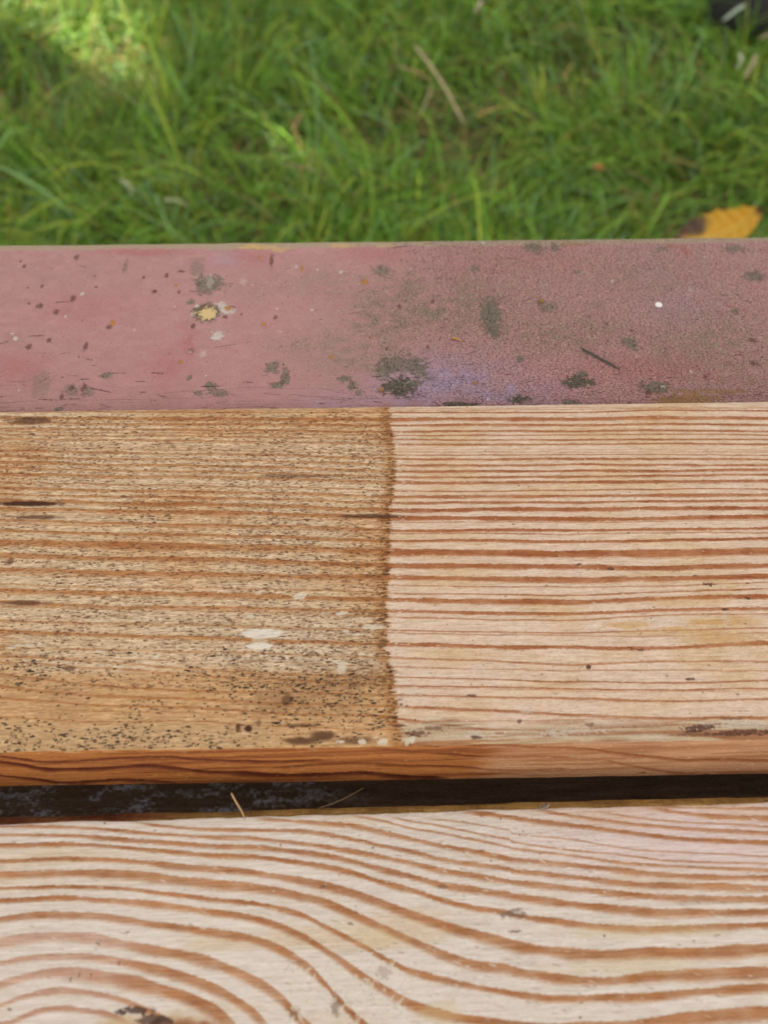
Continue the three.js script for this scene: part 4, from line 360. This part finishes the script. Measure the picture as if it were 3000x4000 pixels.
// ---------------------------------------------------------------- small things lying on the bench
rod('wood_sliver', [onBench(-37.6, -39.8, -8.2), onBench(-36.6, -38.2, -8.6), onBench(-34.6, -35.2, -9.3), onBench(-33.8, -33.6, -9.6)], 0.00028, mat(0.42, 0.26, 0.11), 'pale wood sliver sticking out over the dark gap', 'sliver');
rod('plant_fibre', [onBench(-16, -36.1, -10.2), onBench(-12, -37.2, -9.8), onBench(-8, -38.9, -9.6), onBench(-4.3, -40.9, -9.9)], 0.00006, mat(0.26, 0.15, 0.06), 'hair thin tan fibre arching from the near plank into the gap', 'fibre');
{
  const h = new THREE.Group(); h.name = 'seed_husk'; h.position.copy(onBench(40.9, -35.9, -10.2)); h.scale.setScalar(0.85); h.rotation.set(0.5, 0.6, 0.25); scene.add(h); tag(h, 'tiny dry pale seed husk at the edge of the dark gap', 'husk');
  const petal = (a, b) => { const g = new THREE.SphereGeometry(0.0013, 10, 8, 0, Math.PI); g.scale(0.55, 1.1, 0.45); g.translate(0, 0.001, 0); g.rotateZ(a); g.rotateY(b); return g; };
  mesh('bract', petal(-0.7, 0.3), mat(0.34, 0.3, 0.25), h); mesh('bract', petal(0.8, -0.4), mat(0.3, 0.24, 0.16), h);
  const b = new THREE.SphereGeometry(0.0009, 8, 6); b.scale(1.3, 0.7, 0.8); b.translate(0, 0.0003, 0.0003); mesh('seed', b, mat(0.22, 0.15, 0.09), h);
}
{ const g = new THREE.SphereGeometry(0.00125, 20, 10, 0, Math.PI * 2, 0, Math.PI / 2); g.scale(1.02, 0.3, 0.95); const m = mesh('droplet', g, mat(0.72, 0.68, 0.62, 0.55)); m.position.copy(onBench(98.3, -199.1, -4.02)); tag(m, 'round white hardened droplet on the maroon paint', 'droplet'); }
rod('twig', [onBench(68.5, -179.7, -3.6), onBench(71.5, -177, -3.4), onBench(75, -174.2, -3.45), onBench(78, -171.8, -3.4), onBench(80.3, -169.8, -3.6)], 0.00042, mat(0.07, 0.062, 0.045, 0.95), 'thin dark mossy twig lying aslant on the maroon paint', 'twig', undefined, 0.8);
rod('wood_chip', [onBench(25.6, -184.9, -3.6), onBench(27.2, -184.2, -3.4), onBench(28.8, -183.4, -3.6)], 0.0005, mat(0.42, 0.2, 0.06), 'slim orange wood chip on maroon paint above the lilac patch', 'wood chip', undefined, 0.6);
crumb('bud_scale', onBench(57.8, -201, -3.5), [1.1, 0.6, 0.8], mat(0.22, 0.12, 0.03), 'knobbly golden brown bud scale on the maroon paint', 'bud scale', 4, 0.5);
crumb('bark_flake', onBench(32.2, -165.4, -3.7), [0.7, 0.35, 0.6], mat(0.32, 0.13, 0.03), 'tiny rust orange flake on the lilac patch of paint', 'flake', 9, 0.2);
crumb('bark_flake', onBench(1.8, -163.1, -3.6), [1.0, 0.4, 0.7], mat(0.26, 0.12, 0.04), 'curled brown bark flake beside the dark moss patch', 'flake', 14, 0.9);

// ---------------------------------------------------------------- things lying in the grass
function onLawn(px, py, h) { const d = new THREE.Vector3(px, py, 0); return d.set(px, h, py); }
{ // yellow leaf
  const nu = 40, nv = 14, L = 0.104, W = 0.043, p = [], c = [], ix = [];
  for (let i = 0; i <= nu; i++) for (let j = 0; j <= nv; j++) {
    const u = i / nu, v = j / nv * 2 - 1, ed = fbm(u * 9, v > 0 ? 3 : 8, 2), w = W / 2 * Math.pow(Math.sin(Math.PI * Math.pow(clamp(u, 0.004, 0.996), 0.85)), 0.75) * (0.92 + 0.16 * ed), x = (u - 0.5) * L, z = v * w + 0.006 * Math.sin(u * 3), y = 0.006 * Math.cos(u * 5) + (0.3 + 0.35 * u) * Math.abs(v) * w - 0.0022 * Math.sin(u * 46 + Math.abs(v) * 5) * Math.abs(v) + 0.004 * (fbm(u * 5, v * 2, 2) - 0.5);
    p.push(x, y, z);
    const n = fbm(u * 7 + 2, v * 2.2 + 5, 4), rib = 1 - sst(0.0, 0.09, Math.abs(v)), vein = 1 - sst(0.02, 0.14, Math.abs(((u * 9 + Math.abs(v) * 1.6) % 1) - 0.5)), br = clamp(sst(0.5, 0.72, n * 0.7 + 0.5 * sst(0.25, -0.7, v) * sst(0.6, 0.15, u) + 0.5 * sst(0.86, 1, u)) + 0.2 * vein * (n - 0.3));
    const vn2 = Math.max(rib, vein * 0.6), y0 = [mix(0.68, 0.8, vn2), mix(mix(0.3, 0.4, n), 0.5, vn2), mix(0.008, 0.07, vn2)], b0 = [0.10, 0.045, 0.02]; c.push(mix(y0[0], b0[0], br), mix(y0[1], b0[1], br), mix(y0[2], b0[2], br));
    if (i < nu && j < nv) { const a = i * (nv + 1) + j; ix.push(a, a + 1, a + nv + 2, a, a + nv + 2, a + nv + 1); }
  }
  const g = new THREE.BufferGeometry(); g.setAttribute('position', new THREE.Float32BufferAttribute(p, 3)); g.setAttribute('color', new THREE.Float32BufferAttribute(c, 3)); g.setIndex(ix); g.computeVertexNormals();
  const leaf = new THREE.Group(); leaf.name = 'fallen_leaf'; scene.add(leaf); tag(leaf, 'yellow fallen leaf with brown blotches lying in the grass behind the bench', 'leaf');
  const lb = mesh('blade', g, new THREE.MeshPhysicalMaterial({ vertexColors: true, roughness: 0.7, transmission: 0.25, thickness: 0, side: THREE.DoubleSide }), leaf);
  const ribAt = (u) => new THREE.Vector3((u - 0.5) * L, 0.006 * Math.cos(u * 5) + 0.004 * (fbm(u * 5, 0, 2) - 0.5) + 0.0003, 0.006 * Math.sin(u * 3));
  mesh('midrib', new THREE.TubeGeometry(new THREE.CatmullRomCurve3([0.01, 0.2, 0.4, 0.6, 0.8, 0.97].map(ribAt)), 24, 0.0006, 5), mat(0.62, 0.4, 0.08, 0.7), lb);
  const st = new THREE.TubeGeometry(new THREE.CatmullRomCurve3([new THREE.Vector3(-0.051, 0.001, 0), new THREE.Vector3(-0.062, -0.002, 0.002), new THREE.Vector3(-0.074, -0.008, 0.001)]), 10, 0.0009, 6); mesh('stalk', st, mat(0.3, 0.16, 0.04), leaf);
  leaf.position.set(LEAF[0], 0.082, LEAF[1]); leaf.rotation.set(0.3, 0.42, 0.12, 'YXZ');
}
for (const [ax, az, bx, bz, h, rad, col, label] of STRAWS) {
  const a = new THREE.Vector3(ax, h, az), b = new THREE.Vector3(bx, h - 0.008, bz), m = a.clone().lerp(b, 0.5); m.y += 0.003; m.x += 0.002;
  rod('dry_straw', [a, m, b], rad, mat(...col), label, 'straw', 'dry straws in the lawn', 0.45);
}
{ const g = new THREE.IcosahedronGeometry(0.055, 5), a = g.attributes.position, q = new THREE.Vector3(); for (let i = 0; i < a.count; i++) { q.fromBufferAttribute(a, i); const n = 0.72 + 0.55 * fbm(q.x * 16 + 5, q.y * 16 + q.z * 12, 4); a.setXYZ(i, q.x * 1.15 * n, q.y * 0.85 * n, q.z * n); } g.computeVertexNormals(); const m = mesh('stone', g, mat(0.022, 0.02, 0.019, 0.95)); m.position.set(STONE[0], 0.05, STONE[1]); tag(m, 'dark grey stone half hidden in the grass', 'stone'); }

// ---------------------------------------------------------------- the tree whose crown shades the bench (beyond the frame)
{
  const r = rng(91), tree = new THREE.Group(); tree.name = 'shade_tree'; scene.add(tree); tag(tree, 'broad leafy garden tree shading the bench, out of view', 'tree');
  const aim = new THREE.Vector3(0, 0.2, -0.7), C = aim.clone().addScaledVector(SUN, 4.4); tree.position.set(C.x, 0, C.z);
  const bark = mat(0.12, 0.085, 0.06, 0.95), tp = [[0, 0], [0.05, 0.8], [-0.03, 1.6], [0.04, 2.4], [0, C.y]].map(([x, y]) => new THREE.Vector3(x, y, x * 0.7)), tg = new THREE.TubeGeometry(new THREE.CatmullRomCurve3(tp), 30, 0.1, 12), a = tg.attributes.position;
  for (let i = 0; i < a.count; i++) { const y = a.getY(i), s = 1.35 - 0.24 * y; a.setX(i, a.getX(i) * s); a.setZ(i, a.getZ(i) * s); } tg.computeVertexNormals(); mesh('trunk', tg, bark, tree);
  const clumps = []; for (let i = 0; i < 60; i++) { const d = new THREE.Vector3(r() * 2 - 1, r() * 2 - 1, r() * 2 - 1).normalize().multiplyScalar(Math.cbrt(r())); clumps.push([d.x * 1.35, C.y + d.y * 1.0, d.z * 1.35, 0.32 + 0.26 * r()]); }
  const lg = []; for (let i = 0; i < 9; i++) { const c = clumps[i * 6]; lg.push(new THREE.TubeGeometry(new THREE.CatmullRomCurve3([new THREE.Vector3(0, C.y * (0.5 + 0.04 * i), 0), new THREE.Vector3(c[0] * 0.45, c[1] * 0.5 + C.y * 0.36, c[2] * 0.45), new THREE.Vector3(c[0], c[1], c[2])]), 8, 0.022, 6)); } mesh('limb', mergeGeometries(lg), bark, tree);
  const holes = DAPPLES.map(([x, z, rad]) => [new THREE.Vector3(x, 0.04, z), rad]), P = [], N = 30000, p = new THREE.Vector3(), w = new THREE.Vector3();
  for (let n = 0; n < N; n++) {
    const c = clumps[Math.floor(r() * clumps.length)]; p.set(r() * 2 - 1, r() * 2 - 1, r() * 2 - 1); if (p.lengthSq() > 1) { n--; continue; } p.multiplyScalar(c[3]).add(w.set(c[0], c[1], c[2]));
    w.copy(p).add(tree.position); let skip = false; for (const [h, rad] of holes) { const v = w.clone().sub(h), t = v.dot(SUN), d = v.addScaledVector(SUN, -t).length(); if (d < rad + 0.06 + (r() - 0.5) * 0.03) skip = true; } if (skip) continue;
    const e1 = new THREE.Vector3(r() * 2 - 1, r() * 2 - 1, r() * 2 - 1).normalize(), e2 = new THREE.Vector3(r() * 2 - 1, r() * 2 - 1, r() * 2 - 1).cross(e1).normalize(), l = 0.045 + 0.02 * r(), b = 0.028;
    const A = p.clone().addScaledVector(e1, -l), B = p.clone().addScaledVector(e2, b), D = p.clone().addScaledVector(e1, l), E = p.clone().addScaledVector(e2, -b); for (const v of [A, B, D, A, D, E]) P.push(v.x, v.y, v.z);
  }
  const g = new THREE.BufferGeometry(); g.setAttribute('position', new THREE.Float32BufferAttribute(P, 3)); g.computeVertexNormals(); mesh('crown', g, mat(0.05, 0.1, 0.02, 0.6), tree).userData.kind = 'stuff';
}
renderer.render(scene, camera);
